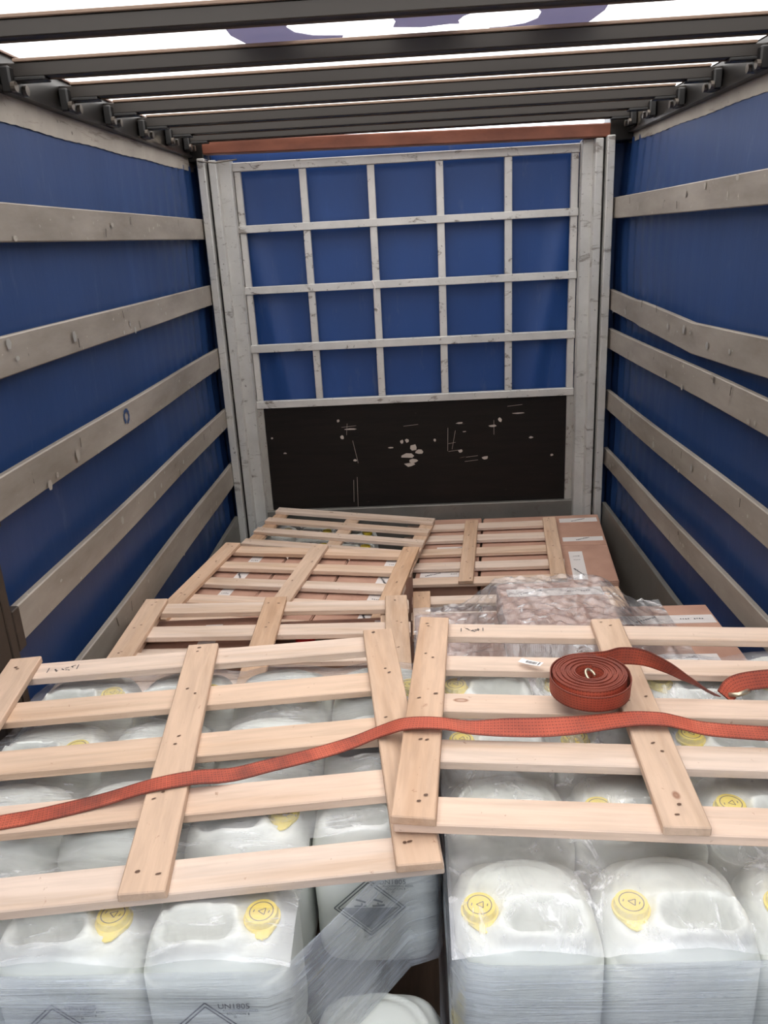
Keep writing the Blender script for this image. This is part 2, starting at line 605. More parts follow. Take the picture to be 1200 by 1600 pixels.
# side curtains
def curtain(name, sx):
    w = empty(name)
    tag(w, kind='structure')
    X0 = sx * 1.305
    n_y, n_z = 170, 12
    for part, z0, z1, mat, off in (('tarpaulin', 0.02, None, M_TARP, 0.0), ('curtain_band', None, 2.76, M_BAND, -0.006)):
        vs, fs = [], []
        for j in range(n_y + 1):
            y = Y_REAR + (DB + 0.40 - Y_REAR) * (j / n_y) ** 0.8
            zs = 2.575 + 0.022 * (y - 2.8) / 2.5 if sx < 0 else 2.60 + 0.02 * (y - 2.8) / 2.5
            zs += 0.002 * math.sin(y * 9) + 0.0015 * math.sin(y * 67)
            za = z0 if z0 is not None else zs - 0.004
            zb = z1 if z1 is not None else zs + 0.02
            fold = math.exp(-max(0, DB - y) / 0.35) * (1 if part == 'tarpaulin' else 0.2)
            for k in range(n_z + 1):
                z = za + (zb - za) * k / n_z
                d = 0.022 * fold * math.sin(y * 46 + 0.5 * math.sin(z * 2)) + 0.012 * math.sin(y * 2.1 + z * 1.3) * math.sin(z * 2.2)
                bel = 0.012 * math.sin(math.pi * (z - 0.05) / 2.6)
                lean = 0.045 * min(1, max(0, (z - 2.1) / 0.5)) if sx > 0 else 0.0
                vs.append((X0 + sx * (d + bel + off + lean), y, z))
        for j in range(n_y):
            for k in range(n_z):
                a = j * (n_z + 1) + k
                fs.append((a, a + 1, a + n_z + 2, a + n_z + 1))
        mesh_obj(part, vs, fs, mat, w, smooth=True)
    return w


curtain('wall_left', -1)
curtain('wall_right', 1)

# top side rails: channel with a lower lip
for k, (sx, xi) in enumerate(((-1, 1.275), (1, 1.315))):
    bm = bmesh.new()
    prof = [(-0.012, 2.652), (-0.012, 2.664), (0.0, 2.668), (0.0, 2.768), (0.11, 2.768), (0.11, 2.652)]
    dz = lambda y: 0.016 * (y - 2.7) / 2.5
    a = [bm.verts.new((sx * (xi + px), Y_REAR, pz + dz(Y_REAR) * 0)) for px, pz in prof]
    b = [bm.verts.new((sx * (xi + px), DB - 0.02, pz + 0.012)) for px, pz in prof]
    n = len(prof)
    for i in range(n):
        bm.faces.new((a[i], a[(i + 1) % n], b[(i + 1) % n], b[i]))
    bm.faces.new(a)
    bm.faces.new(b[::-1])
    t = bm_obj('trim_%d' % (k + 1), bm, M_RAIL)
    tag(t, kind='structure')

# header beam
hb = box_obj('trim_3', -1.205, 1.205, -0.05, 0.05, -0.037, 0.037, M_HEADER, None, 0.006)
hb.location = (0.0, 5.22, 2.702)
hb.rotation_euler = (0, math.radians(0.72), 0)
tag(hb, kind='structure')
for k, (sx, z) in enumerate(((-1, 2.70), (1, 2.685))):
    cb = box_obj('trim_%d' % (6 + k), *sorted((sx * 1.20, sx * 1.42)), 5.17, 5.34, z - 0.06, 2.80, M_RAIL, None, 0.005)
    tag(cb, kind='structure')

# stake posts half way along the sides
for k, sx in enumerate((-1, 1)):
    st = empty('trim_%d' % (4 + k), (sx * 1.25, 2.0, 0))
    tag(st, kind='structure')
    bm = bmesh.new()
    add_box(bm, sx * 1.255 - 0.022, sx * 1.255 + 0.022, 1.98, 2.095, 0.0, 2.66, 0.004)
    o = bm_obj('stake_post', bm, M_STAKE); o.parent = st; o.matrix_parent_inverse = Matrix.Translation((-sx * 1.25, -2.0, 0))
    bm = bmesh.new()
    add_box(bm, sx * 1.242 - 0.012, sx * 1.242 + 0.012, 2.095, 2.135, 0.0, 2.66, 0.003)
    o = bm_obj('post_flange', bm, M_STAKE); o.parent = st; o.matrix_parent_inverse = Matrix.Translation((-sx * 1.25, -2.0, 0))
    for z in (0.62, 1.025, 1.415, 1.81, 2.20) if sx < 0 else (0.66, 1.03, 1.42, 1.76, 2.20):
        o = box_obj('lath_pocket', sx * 1.25 - 0.022, sx * 1.25 + 0.022, 2.135, 2.18, z - 0.005, z + 0.13, M_STAKE, None, 0.003)
        o.parent = st
        o.matrix_parent_inverse = Matrix.Translation((-sx * 1.25, -2.0, 0))

# ---------------------------------------------------------------- bulkhead
wb = empty('wall_back', (0, DB, 0))
tag(wb, kind='structure')
IB = Matrix.Translation((0, -DB, 0))


def bulk(name, x0, x1, y0, y1, z0, z1, mat, bevel=0.003):
    o = box_obj(name, x0, x1, y0, y1, z0, z1, mat, None, bevel)
    o.parent = wb
    o.matrix_parent_inverse = IB
    return o


# blue sheet behind the lattice, folds at the sides
vs, fs = [], []
nx_, nz_ = 90, 24
for i in range(nx_ + 1):
    x = -1.22 + 2.44 * i / nx_
    for k in range(nz_ + 1):
        z = 1.08 + 1.66 * k / nz_
        e1 = math.exp(-((x + 0.95 + (1.9 - z) * -0.16) / 0.07) ** 2) + math.exp(-((x - 0.93 + (1.9 - z) * 0.2) / 0.07) ** 2)
        y = DB + 0.075 + 0.012 * math.sin(x * 3) * math.sin(z * 2) - 0.03 * e1 * min(1, (2.6 - z) if z < 2.6 else 0)
        vs.append((x, y, z))
for i in range(nx_):
    for k in range(nz_):
        a = i * (nz_ + 1) + k
        fs.append((a, a + nz_ + 1, a + nz_ + 2, a + 1))
o = mesh_obj('tarpaulin', vs, fs, M_TARP_BACK, None, smooth=True)
o.parent = wb; o.matrix_parent_inverse = IB
rails = [(2.585, 2.636), (2.226, 2.272), (1.853, 1.90), (1.481, 1.532), (1.109, 1.158)]
for z0, z1 in rails:
    bulk('horizontal_rail', -1.06, 1.055, DB - 0.012, DB + 0.028, z0, z1, M_ALU)
for x0, x1 in ((-1.055, -1.015), (-0.655, -0.610), (-0.236, -0.190), (0.184, 0.231), (0.603, 0.650), (1.008, 1.052)):
    bulk('vertical_rail', x0, x1, DB, DB + 0.035, 1.158, 2.585, M_ALU)
bulk('plywood_panel', -1.025, 1.02, DB + 0.01, DB + 0.03, 0.10, 1.115, M_PLY)
bulk('pitted_strip', -1.065, -1.018, DB - 0.004, DB + 0.03, 0.05, 1.109, M_ROUGH)
bulk('pitted_strip', 1.012, 1.06, DB - 0.004, DB + 0.03, 0.05, 1.109, M_ROUGH)
bulk('kick_plate', -1.15, 1.16, DB - 0.03, DB + 0.008, 0.0, 0.385, M_KICK)
for sx in (-1, 1):
    xa = 1.235 if sx < 0 else 1.225
    cp = bulk('corner_post', *sorted((sx * (xa - 0.045), sx * xa)), 5.13, DB + 0.02, 0.0, 2.655, M_POST, 0.004)
    q = bulk('post_groove', *sorted((sx * (xa - 0.062), sx * (xa - 0.043))), 5.20, DB + 0.02, 0.0, 2.65, M_RAIL, 0.002)
    q = bulk('post_flange', *sorted((sx * (xa - 0.105), sx * (xa - 0.06))), 5.165, DB + 0.02, 0.0, 2.645, M_POST, 0.004)
    bulk('corner_panel', *sorted((sx * 1.058, sx * (xa - 0.10))), 5.235, DB + 0.02, 0.0, 2.65, M_POST, 0.004)
for sx in (-1, 1):
    bulk('light_block_flap', *sorted((sx * 1.19, sx * 1.46)), DB + 0.022, DB + 0.034, 0.0, 2.72, M_TARP, 0.0)  # added panel, blocks light coming in between post and curtain
# bare patches knocked out of the plywood
bm = bmesh.new()
rp = random.Random(3)
XY = [(-0.02, 0.795, .034, .03), (-0.06, 0.735, .05, .022), (0.02, 0.76, .03, .02), (-0.02, 0.70, .035, .018), (-0.05, 0.675, .04, .016), (-0.095, 0.84, .014, .016), (-0.06, 0.845, .018, .016),
      (-0.50, 0.885, .014, .018), (-0.44, 0.94, .05, .007), (0.47, 0.70, .03, .014), (0.52, 0.92, .03, .012), (0.57, 0.96, .014, .02), (0.30, 0.95, .03, .008),
      (0.78, 0.83, .016, .008), (-0.17, 0.80, .022, .006), (0.13, 0.84, .012, .012), (0.70, 1.0, .05, .005), (0.33, 0.89, .02, .004), (-0.52, 1.0, .014, .014), (-0.98, 0.90, .01, .008), (-0.42, 0.72, .014, .01), (0.92, 0.70, .014, .012), (-0.9, 0.79, .012, .007), (0.3, 0.755, .018, .014)]
for x, z, a, b in XY:
    n = 7
    ring = [bm.verts.new((x + a * rp.uniform(0.55, 1.1) * math.cos(2 * math.pi * i / n), DB + 0.0085, z + b * rp.uniform(0.5, 1.1) * math.sin(2 * math.pi * i / n))) for i in range(n)]
    bm.faces.new(ring[::-1])
for x, z0, z1 in ((-0.44, 0.58, 0.42), (-0.415, 0.60, 0.38), (-0.46, 0.98, 0.9), (0.22, 0.92, 0.76), (0.27, 0.9, 0.77), (0.53, 0.96, 0.86), (-0.43, 0.86, 0.7)):
    stroke(bm, (x, DB + 0.0085, z0), (x + rp.uniform(-.03, .03), DB + 0.0085, z1), (0, -1, 0), 0.002, 0.0005)
for x0, x1, z in ((0.22, 0.29, 0.755), (0.33, 0.42, 0.68), (0.34, 0.42, 0.71), (-0.08, 0.02, 0.945), (0.62, 0.72, 1.05), (-0.5, -0.4, 0.955), (0.22, 0.27, 0.81)):
    stroke(bm, (x0, DB + 0.0085, z), (x1, DB + 0.0085, z + 0.008), (0, -1, 0), 0.002, 0.0005)
o = bm_obj('chipped_patch', bm, M_FLAKE)
o.parent = wb; o.matrix_parent_inverse = IB
tag(o, kind='stuff')
# loose wire end at the top corner and a scrap of string on the lattice
bm = bmesh.new()
pts = [(-1.225, 5.12, 2.64), (-1.18, 5.12, 2.632), (-1.12, 5.12, 2.625), (-1.06, 5.13, 2.632), (-1.0, 5.16, 2.64)]


def tube(bm, pts, r, n=6):
    rings = []
    for i, p in enumerate(pts):
        p = Vector(p)
        tdir = (Vector(pts[min(i + 1, len(pts) - 1)]) - Vector(pts[max(i - 1, 0)])).normalized()
        a = tdir.orthogonal().normalized()
        b = tdir.cross(a)
        if rings:
            # keep frame stable
            pa = rings[-1][1]
            a = (pa - tdir * pa.dot(tdir)).normalized()
            b = tdir.cross(a)
        rings.append(([bm.verts.new(p + (a * math.cos(2 * math.pi * k / n) + b * math.sin(2 * math.pi * k / n)) * r) for k in range(n)], a))
    for i in range(len(rings) - 1):
        u, v = rings[i][0], rings[i + 1][0]
        for k in range(n):
            bm.faces.new((u[k], u[(k + 1) % n], v[(k + 1) % n], v[k]))
    bm.faces.new(rings[0][0][::-1])
    bm.faces.new(rings[-1][0])


tube(bm, pts, 0.004)
o = bm_obj('loose_wire', bm, M_ROLLER); o.parent = wb; o.matrix_parent_inverse = IB
bm = bmesh.new()
tube(bm, [(-0.24, DB - 0.016, 1.905), (-0.225, DB - 0.022, 1.87), (-0.222, DB - 0.02, 1.80), (-0.225, DB - 0.02, 1.74), (-0.205, DB - 0.02, 1.72), (-0.215, DB - 0.02, 1.70)], 0.004)
o = bm_obj('string_scrap', bm, M_TAPE); o.parent = wb; o.matrix_parent_inverse = IB

# ================================================================== ROOF BOWS
ORD = ['first', 'second', 'third', 'fourth', 'fifth', 'sixth', 'seventh', 'eighth']
for i, (y, z) in enumerate(zip(BOW_Y, BOW_Z)):
    root = empty('roof_bow', (0.02, y, z))
    tag(root, '%s dark steel roof bow counted from the brown header beam' % ORD[len(BOW_Y) - 1 - i], 'roof bow', 'roof bows under the white sheet')
    bm = bmesh.new()
    add_box(bm, -1.30, 1.30, -0.012, 0.03, 0.0, 0.042, 0.003)
    o = bm_obj('beam', bm, M_BOW, root)
    bm = bmesh.new()
    add_box(bm, -1.25, 1.25, -0.02, 0.036, 0.042, 0.052, 0.002)
    add_box(bm, -1.25, 1.25, 0.030, 0.034, -0.004, 0.042, 0.0)
    bm_obj('sleeve', bm, M_BOWTOP, root)
    for sx in (-1, 1):
        bm = bmesh.new()
        xa = sx * (1.235 if sx < 0 else 1.275) - 0.02
        add_box(bm, min(xa, xa + sx * 0.035), max(xa, xa + sx * 0.035), -0.045, 0.055, -0.048, 0.03, 0.006)
        add_box(bm, min(xa, xa - sx * 0.10), max(xa, xa - sx * 0.10), -0.02, 0.035, -0.012, 0.0, 0.003)
        c = bm_obj('roller_carriage', bm, M_BLACK, root)
        for yy in (-0.035, 0.045):
            n = 12
            bm = bmesh.new()
            x2 = xa - sx * 0.012
            a = [bm.verts.new((x2, yy + 0.016 * math.cos(2 * math.pi * k / n), -0.03 + 0.016 * math.sin(2 * math.pi * k / n))) for k in range(n)]
            b = [bm.verts.new((x2 + sx * 0.014, yy + 0.016 * math.cos(2 * math.pi * k / n), -0.03 + 0.016 * math.sin(2 * math.pi * k / n))) for k in range(n)]
            bm.faces.new(a); bm.faces.new(b[::-1])
            for k in range(n):
                bm.faces.new((a[k], a[(k + 1) % n], b[(k + 1) % n], b[k]))
            bm_obj('roller_wheel', bm, M_ROLLER, c)

# ================================================================== SIDE LATHS
LZ = [(2.201, 2.318), (1.811, 1.930), (1.415, 1.539), (1.026, 1.145), (0.627, 0.775)]
RZ = [(2.197, 2.316), (1.655, 1.791), (1.422, 1.547), (1.031, 1.157), (0.657, 0.773)]
POSN = ['topmost', 'second highest', 'middle', 'second lowest', 'lowest']
rl = random.Random(11)
for sx, rows, sname in ((-1, LZ, 'left'), (1, RZ, 'right')):
    for i, (z0, z1) in enumerate(rows):
        y0, y1 = 2.15, 5.20
        zc = (z0 + z1) / 2
        h = (z1 - z0)
        root = empty('side_lath', (sx * 1.2525, (y0 + y1) / 2, zc))
        extra = ', kinked in the middle' if (sx > 0 and i == 1) else ''
        tag(root, '%s scuffed grey side lath on the %s blue curtain%s' % (POSN[i], 'left' if sx < 0 else 'right', extra), 'lath', 'side laths along the %s curtain' % sname)
        # board as a strip of stations along y (thin, slightly wavy; the kinked one dips)
        L = y1 - y0
        ns = 26
        bm = bmesh.new()
        prev = None
        for k in range(ns + 1):
            yy = -L / 2 + L * k / ns
            Y = (y0 + y1) / 2 + yy
            dzk = 0.0
            dxk = 0.004 * math.sin(yy * 3 + i)
            if sx > 0 and i == 1:
                # sags away from the bulkhead end (1.79) to about 1.727 near y=3.7, up again to 1.75
                if Y > 3.68:
                    dzk = -0.062 * (5.2 - Y) / 1.52 + 0.002
                else:
                    dzk = -0.060 + 0.028 * min(1.0, (3.68 - Y) / 0.9)
            if sx < 0:
                pass
            b = 0.004
            prof = [(-0.0125 + b, -h / 2), (0.0125 - b, -h / 2), (0.0125, -h / 2 + b), (0.0125, h / 2 - b), (0.0125 - b, h / 2), (-0.0125 + b, h / 2), (-0.0125, h / 2 - b), (-0.0125, -h / 2 + b)]
            hh = 1.0
            if sx > 0 and i == 1:
                hh = 0.9 if Y > 4.6 else 1.0
            ring = [bm.verts.new((px + dxk, yy, pz * hh + dzk)) for px, pz in prof]
            if prev:
                n = len(ring)
                for q in range(n):
                    bm.faces.new((prev[q], prev[(q + 1) % n], ring[(q + 1) % n], ring[q]))
            else:
                bm.faces.new(ring[::-1])
            prev = ring
        bm.faces.new(prev)
        bm_obj('board', bm, M_LATH, root)
        # splits and chips in the face turned to the load
        bm = bmesh.new()
        xf = -sx * 0.0137
        for _ in range(3):
            yy = rl.uniform(-L / 2 + 0.6, L / 2 - 0.2)
            zz = rl.choice([-1, 1]) * h * rl.uniform(0.15, 0.3)
            stroke(bm, (xf, yy, zz - h * 0.14), (xf, yy + rl.uniform(-0.012, 0.012), zz + h * 0.14), (-sx, 0, 0), rl.uniform(0.004, 0.009), 0.004)
        o = bm_obj('split_mark', bm, M_STAKE, root)
        tag(o, kind='stuff')
        bm = bmesh.new()
        for _ in range(10):
            yy = rl.uniform(-L / 2 + 0.3, L / 2 - 0.1)
            zz = rl.uniform(-h * 0.42, h * 0.42)
            if sx > 0 and i == 1:
                zz = rl.uniform(-0.02, 0.02) - 0.045
            a = rl.uniform(0.006, 0.018)
            disc(bm, (xf - sx * 0.004, yy, zz), (0, 1, 0), (0, 0, 1), a, a * rl.uniform(0.5, 1.4), 6)
        o = bm_obj('chip_mark', bm, M_ROUGH if i % 2 else M_BAND, root)
        tag(o, kind='stuff')
        if sx < 0 and i == 2:
            bm = bmesh.new()
            for k in range(10):
                a0 = 2 * math.pi * (k + 0.6) / 11
                disc(bm, (xf - sx * 0.0045, -0.33 + 0.028 * math.sin(a0), 0.012 - 0.026 * math.cos(a0)), (0, 1, 0), (0, 0, 1), 0.011, 0.010, 6)
            o = bm_obj('painted_ring', bm, plain('blue_paint', rgb(52, 72, 110), 0.5), root)
            tag(o, 'blue spray painted broken ring')
    # kick board
    o = box_obj('kick_board', *sorted((sx * 1.235, sx * 1.262)), 2.1, 5.16, 0.02, 0.404, M_KICK, None, 0.003)
    tag(o, 'wide dull aluminium kick board at floor level along the %s curtain' % sname, 'kick board')

# ================================================================== PINE PALLET FRAMES
NAILS = random.Random(5)


def board_mesh(name, lx, ly, lz, mat, rng):
    bm = bmesh.new()
    add_box(bm, -lx / 2, lx / 2, -ly / 2, ly / 2, -lz / 2, lz / 2, 0.0025, 0.0022, rng)
    bmesh.ops.recalc_face_normals(bm, faces=bm.faces[:])
    me = D.meshes.new(name)
    bm.to_mesh(me)
    bm.free()
    me.materials.append(mat)
    return me


rb = random.Random(21)
T_L, T_S = 0.022, 0.020
LONGS = [board_mesh('long_slat', 1.0, w, T_L, M_PINE_X, rb) for w in (0.082, 0.086, 0.09, 0.084)]
SHORTS = [board_mesh('short_slat', w, 1.0, T_S, M_PINE_Y, rb) for w in (0.082, 0.086, 0.084)]


def frame(loc, yaw, tx, ty, W, Dp, label, flip=False, ws=0.085, rows=None, shorts=None, long_x=(0.0, None), ids=0):
    R = Matrix.Rotation(yaw, 4, 'Z') @ Matrix.Rotation(tx, 4, 'X') @ Matrix.Rotation(ty, 4, 'Y')
    root = empty('pallet_frame', mat=Matrix.Translation(loc) @ R)
    tag(root, label, 'pallet frame', 'slatted pine pallet frames on the cargo')
    r = random.Random(100 + ids)
    rows = rows or [ws / 2 + (Dp - ws) * k / 4 for k in range(5)]
    shorts = shorts or [ws / 2, W / 2, W - ws / 2]
    zl = -T_S - T_L / 2 if not flip else -T_L / 2
    zs = -T_S / 2 if not flip else -T_L - T_S / 2
    x0 = long_x[0]
    x1 = long_x[1] if long_x[1] else W
    for ly in rows:
        o = D.objects.new('long_slat', r.choice(LONGS))
        link(o, root)
        o.location = ((x0 + x1) / 2 + r.uniform(-0.006, 0.006), ly + r.uniform(-0.004, 0.004), zl)
        o.scale = (x1 - x0, ws / 0.085, 1)
        o.rotation_euler = (0, 0, r.uniform(-0.006, 0.006) + (math.pi if r.random() < 0.5 else 0))
    for lx in shorts:
        o = D.objects.new('short_slat', r.choice(SHORTS))
        link(o, root)
        o.location = (lx + r.uniform(-0.003, 0.003), Dp / 2 + r.uniform(-0.006, 0.006), zs)
        o.scale = (ws / 0.084, Dp + 0.012, 1)
        o.rotation_euler = (0, 0, r.uniform(-0.006, 0.006) + (math.pi if r.random() < 0.5 else 0))
    bm = bmesh.new()
    for lx in shorts:
        for ly in rows:
            for q in range(2):
                c = (lx + r.uniform(-0.025, 0.025), ly + r.uniform(-0.025, 0.025), 0.0012)
                a = r.uniform(0, 0.6)
                disc(bm, c, (math.cos(a), math.sin(a), 0), (-math.sin(a), math.cos(a), 0), r.uniform(0.004, 0.0065), r.uniform(0.0022, 0.004), 6)
    o = bm_obj('nail_heads', bm, M_NAIL, root)
    tag(o, kind='stuff')
    return root


W1, D1 = 1.1, 0.92
F_FL = frame((-1.079, 1.081, 1.061), 0.115, 0.011, 0.002, W1, D1, 'pine pallet frame over white jerrycans, nearest of those along the left curtain', ids=1)
F_FR = frame((-0.078, 1.269, 1.109), -0.071, -0.044, 0.015, W1, D1, 'pine pallet frame carrying the coiled orange strap', ids=2)
F_L2 = frame((-1.139, 2.106, 0.773), 0.024, 0.0, 0.029, W1, D1, 'upper pine pallet frame of the doubled pair behind the nearest left frame', ids=3, ws=0.09)
F_L2b = frame((-1.155, 2.055, 0.727), 0.03, 0.0, 0.029, W1, D1, 'lower pine pallet frame of the doubled pair, peeping through the gaps', ids=4, ws=0.09, rows=[0.05, 0.28, 0.47, 0.62, 0.80])
F_L3 = frame((-1.205, 3.15, 0.63), -0.171, 0.006, 0.001, 1.06, 0.90, 'pine pallet frame over taped cartons along the left curtain', ids=5, ws=0.085)
F_L4 = frame((-1.142, 4.378, 0.429), -0.188, -0.018, 0.047, W1, D1, 'upside-down pine pallet frame against the black bulkhead panel, long slats on top', flip=True, ids=6, ws=0.085)
F_R3 = frame((-0.295, 4.192, 0.299), -0.111, 0.03, -0.041, W1, D1, 'pine pallet frame lying on a taped carton in the rear right corner', ids=7, ws=0.085, shorts=[0.55, 1.0575], long_x=(0.12, 1.1))
F_R2b = frame((-0.055, 3.22, 0.47), -0.02, 0.0, 0.0, 1.02, 0.45, 'low pine pallet frame half hidden behind the film-covered cartons', ids=8, ws=0.085, rows=[0.05, 0.22, 0.40], shorts=[0.045, 0.51, 0.975])

# ink stamps and dirt on single slats
def stamp(root, lx, ly, z, w, h, seed):
    r = random.Random(seed)
    bm = bmesh.new()
    for k in range(11):
        x = lx + r.uniform(-w, w)
        y = ly + (k % 3 - 1) * h * 0.55
        a = r.uniform(-0.9, 0.9)
        l = r.uniform(0.005, 0.012)
        stroke(bm, (x, y, z), (x + l * math.cos(a), y + l * math.sin(a), z), (0, 0, 1), 0.003, 0.0012)
    stroke(bm, (lx - w - .008, ly - h, z), (lx - w - .008, ly + h * 0.6, z), (0, 0, 1), 0.0025, 0.0012)
    stroke(bm, (lx + w + .012, ly - h * 0.6, z), (lx + w + .012, ly + h, z), (0, 0, 1), 0.0025, 0.0012)
    o = bm_obj('ink_stamp', bm, M_INK, root)
    return o


stamp(F_FL, 0.155, 0.877, -T_S, 0.03, 0.016, 4)
stamp(F_FR, 0.155, 0.877, -T_S, 0.022, 0.014, 9)

# ================================================================== JERRYCANS
HX, HY, HT = 0.1345, 0.1225, 0.332
CAPX, CAPY = 0.083, -0.028


def sstep(a, b, x):
    t = np.clip((x - a) / (b - a), 0, 1)
    return t * t * (3 - 2 * t)


def can_top(x, y):
    """height of the can's top skin above its base, x/y local (numpy arrays)"""
    n = 4.0
    rr = (np.abs(x / HX) ** n + np.abs(y / HY) ** n) ** (1 / n)
    z = HT - 0.012 - 0.04 * np.clip(rr - 0.42, 0, 1) ** 2.2 - 0.048 * np.clip((rr - 0.78) / 0.22, 0, 1) ** 2.6
    # moulded oval rim
    re = np.sqrt(((x) / (HX * 0.86)) ** 2 + ((y) / (HY * 0.86)) ** 2)
    z = z + 0.010 * (1 - sstep(0.90, 1.0, re)) - 0.006 * np.exp(-((re - 0.80) / 0.05) ** 2)
    # grip pocket with a thick lip
    px = np.abs(x + 0.028) / 0.058
    py = np.abs(y + 0.052) / 0.029
    pr = (px ** 3 + py ** 3) ** (1 / 3)
    z = z + 0.016 * np.exp(-((pr - 1.38) / 0.26) ** 2) - 0.065 * (1 - sstep(0.78, 1.10, pr))
    # seat of the cap
    rc = np.sqrt((x - CAPX) ** 2 + (y - CAPY) ** 2)
    s = 1 - sstep(0.030, 0.046, rc)
    return z * (1 - s) + (HT - 0.012) * s


def can_mesh(name):
    na = 72
    rings = []
    side = [(0.0, 0.90), (0.006, 0.955), (0.02, 0.99), (0.05, 1.0), (0.10, 0.99), (0.14, 1.0)]
    def ringxy(s, k):
        a = 2 * math.pi * k / na
        ca, sa = math.cos(a), math.sin(a)
        n = 4.6
        r = (abs(ca) ** n + abs(sa) ** n) ** (-1 / n)
        return HX * s * r * ca, HY * s * r * sa
    verts = []
    for z, s in side:
        for k in range(na):
            x, y = ringxy(s, k)
            verts.append((x, y, z))
    tops = [1.0, 0.985, 0.96, 0.93, 0.89, 0.84, 0.79, 0.74, 0.69, 0.64, 0.59, 0.54, 0.49, 0.44, 0.38, 0.32, 0.26, 0.2, 0.13, 0.06]
    X, Y = [], []
    for s in tops:
        for k in range(na):
            x, y = ringxy(s, k)
            X.append(x); Y.append(y)
    X = np.array(X); Y = np.array(Y)
    Z = can_top(X, Y)
    verts += list(zip(X.tolist(), Y.tolist(), Z.tolist()))
    nr = len(side) + len(tops)
    faces = []
    for j in range(nr - 1):
        for k in range(na):
            a = j * na + k
            b = j * na + (k + 1) % na
            faces.append((a, b, b + na, a + na))
    faces.append(tuple(range(na))[::-1])
    c = len(verts)
    verts.append((0, 0, float(can_top(np.array([0.0]), np.array([0.0]))[0])))
    top0 = (nr - 1) * na
    for k in range(na):
        faces.append((top0 + k, top0 + (k + 1) % na, c))
    me = D.meshes.new(name)
    me.from_pydata(verts, [], faces)
    me.update()
    me.materials.append(M_HDPE)
    me.polygons.foreach_set('use_smooth', [True] * len(me.polygons))
    return me


def mirror_mesh(me):
    m = me.copy()
    bm = bmesh.new()
    bm.from_mesh(m)
    for v in bm.verts:
        v.co.x = -v.co.x
    bmesh.ops.reverse_faces(bm, faces=bm.faces[:])
    bm.to_mesh(m)
    bm.free()
    return m


CAN_ME = can_mesh('can_body')
CAN_ME_M = mirror_mesh(CAN_ME)


def cap_mesh():
    bm = bmesh.new()
    n = 28
    prof = [(0.033, 0.0), (0.034, 0.004), (0.034, 0.008), (0.0305, 0.0085), (0.0300, 0.018), (0.0285, 0.0205), (0.0, 0.0205)]
    prev = None
    for r, z in prof:
        if r == 0:
            bm.faces.new(prev)
            break
        ring = []
        for k in range(n):
            a = 2 * math.pi * k / n
            rr = r
            if z < 0.006:  # tear tab pulled out to one side
                rr += 0.014 * max(0, math.cos(a + math.pi * 0.42)) ** 10
            if z > 0.009 and z < 0.019 and k % 2:
                rr -= 0.0012
            ring.append(bm.verts.new((rr * math.cos(a), rr * math.sin(a), z)))
        if prev:
            for k in range(n):
                bm.faces.new((prev[k], prev[(k + 1) % n], ring[(k + 1) % n], ring[k]))
        prev = ring
    bmesh.ops.recalc_face_normals(bm, faces=bm.faces[:])
    me = D.meshes.new('cap')
    bm.to_mesh(me)
    bm.free()
    me.materials.append(M_CAP)
    return me


def capmark_mesh():
    bm = bmesh.new()
    z = 0.0207
    n = 32
    for r0, r1 in ((0.0205, 0.0225),):
        a = [bm.verts.new((r0 * math.cos(2 * math.pi * k / n), r0 * math.sin(2 * math.pi * k / n), z)) for k in range(n)]
        b = [bm.verts.new((r1 * math.cos(2 * math.pi * k / n), r1 * math.sin(2 * math.pi * k / n), z)) for k in range(n)]
        for k in range(n):
            bm.faces.new((a[k], b[k], b[(k + 1) % n], a[(k + 1) % n]))
    t3 = [(0.0065, 0.0075, z), (0.0065, -0.0075, z), (-0.006, 0.0, z)]
    t3 = [(-q[1], q[0], z) if False else q for q in t3]
    for i in range(3):
        stroke(bm, t3[i], t3[(i + 1) % 3], (0, 0, 1), 0.0018, 0.0)
    stroke(bm, (-0.0145, -0.003, z), (-0.0135, 0.003, z), (0, 0, 1), 0.002, 0)
    stroke(bm, (0.0135, -0.003, z), (0.0145, 0.003, z), (0, 0, 1), 0.002, 0)
    me = D.meshes.new('cap_mark')
    bm.to_mesh(me)
    bm.free()
    me.materials.append(M_CAPMARK)
    return me


CAP_ME, MARK_ME = cap_mesh(), capmark_mesh()


def text_mesh(body, size, mat, name):
    cu = D.curves.new(name, 'FONT')
    cu.body = body
    cu.size = size
    cu.extrude = 0.0002
    o = D.objects.new(name, cu)
    COL.objects.link(o)
    bpy.context.view_layer.update()
    dg = bpy.context.evaluated_depsgraph_get()
    me = D.meshes.new_from_object(o.evaluated_get(dg))
    D.objects.remove(o)
    D.curves.remove(cu)
    me.name = name
    me.materials.clear()
    me.materials.append(mat)
    return me


UN_ME = text_mesh('UN1805', 0.0165, M_INK, 'un_number')
UN_ME_G = UN_ME.copy(); UN_ME_G.materials.clear(); UN_ME_G.materials.append(M_INK_GREY)
SMALL_ME = text_mesh('PHOSPHORIC ACID,\n   SOLUTION 8\n         III', 0.0072, M_INK_GREY, 'small_print')


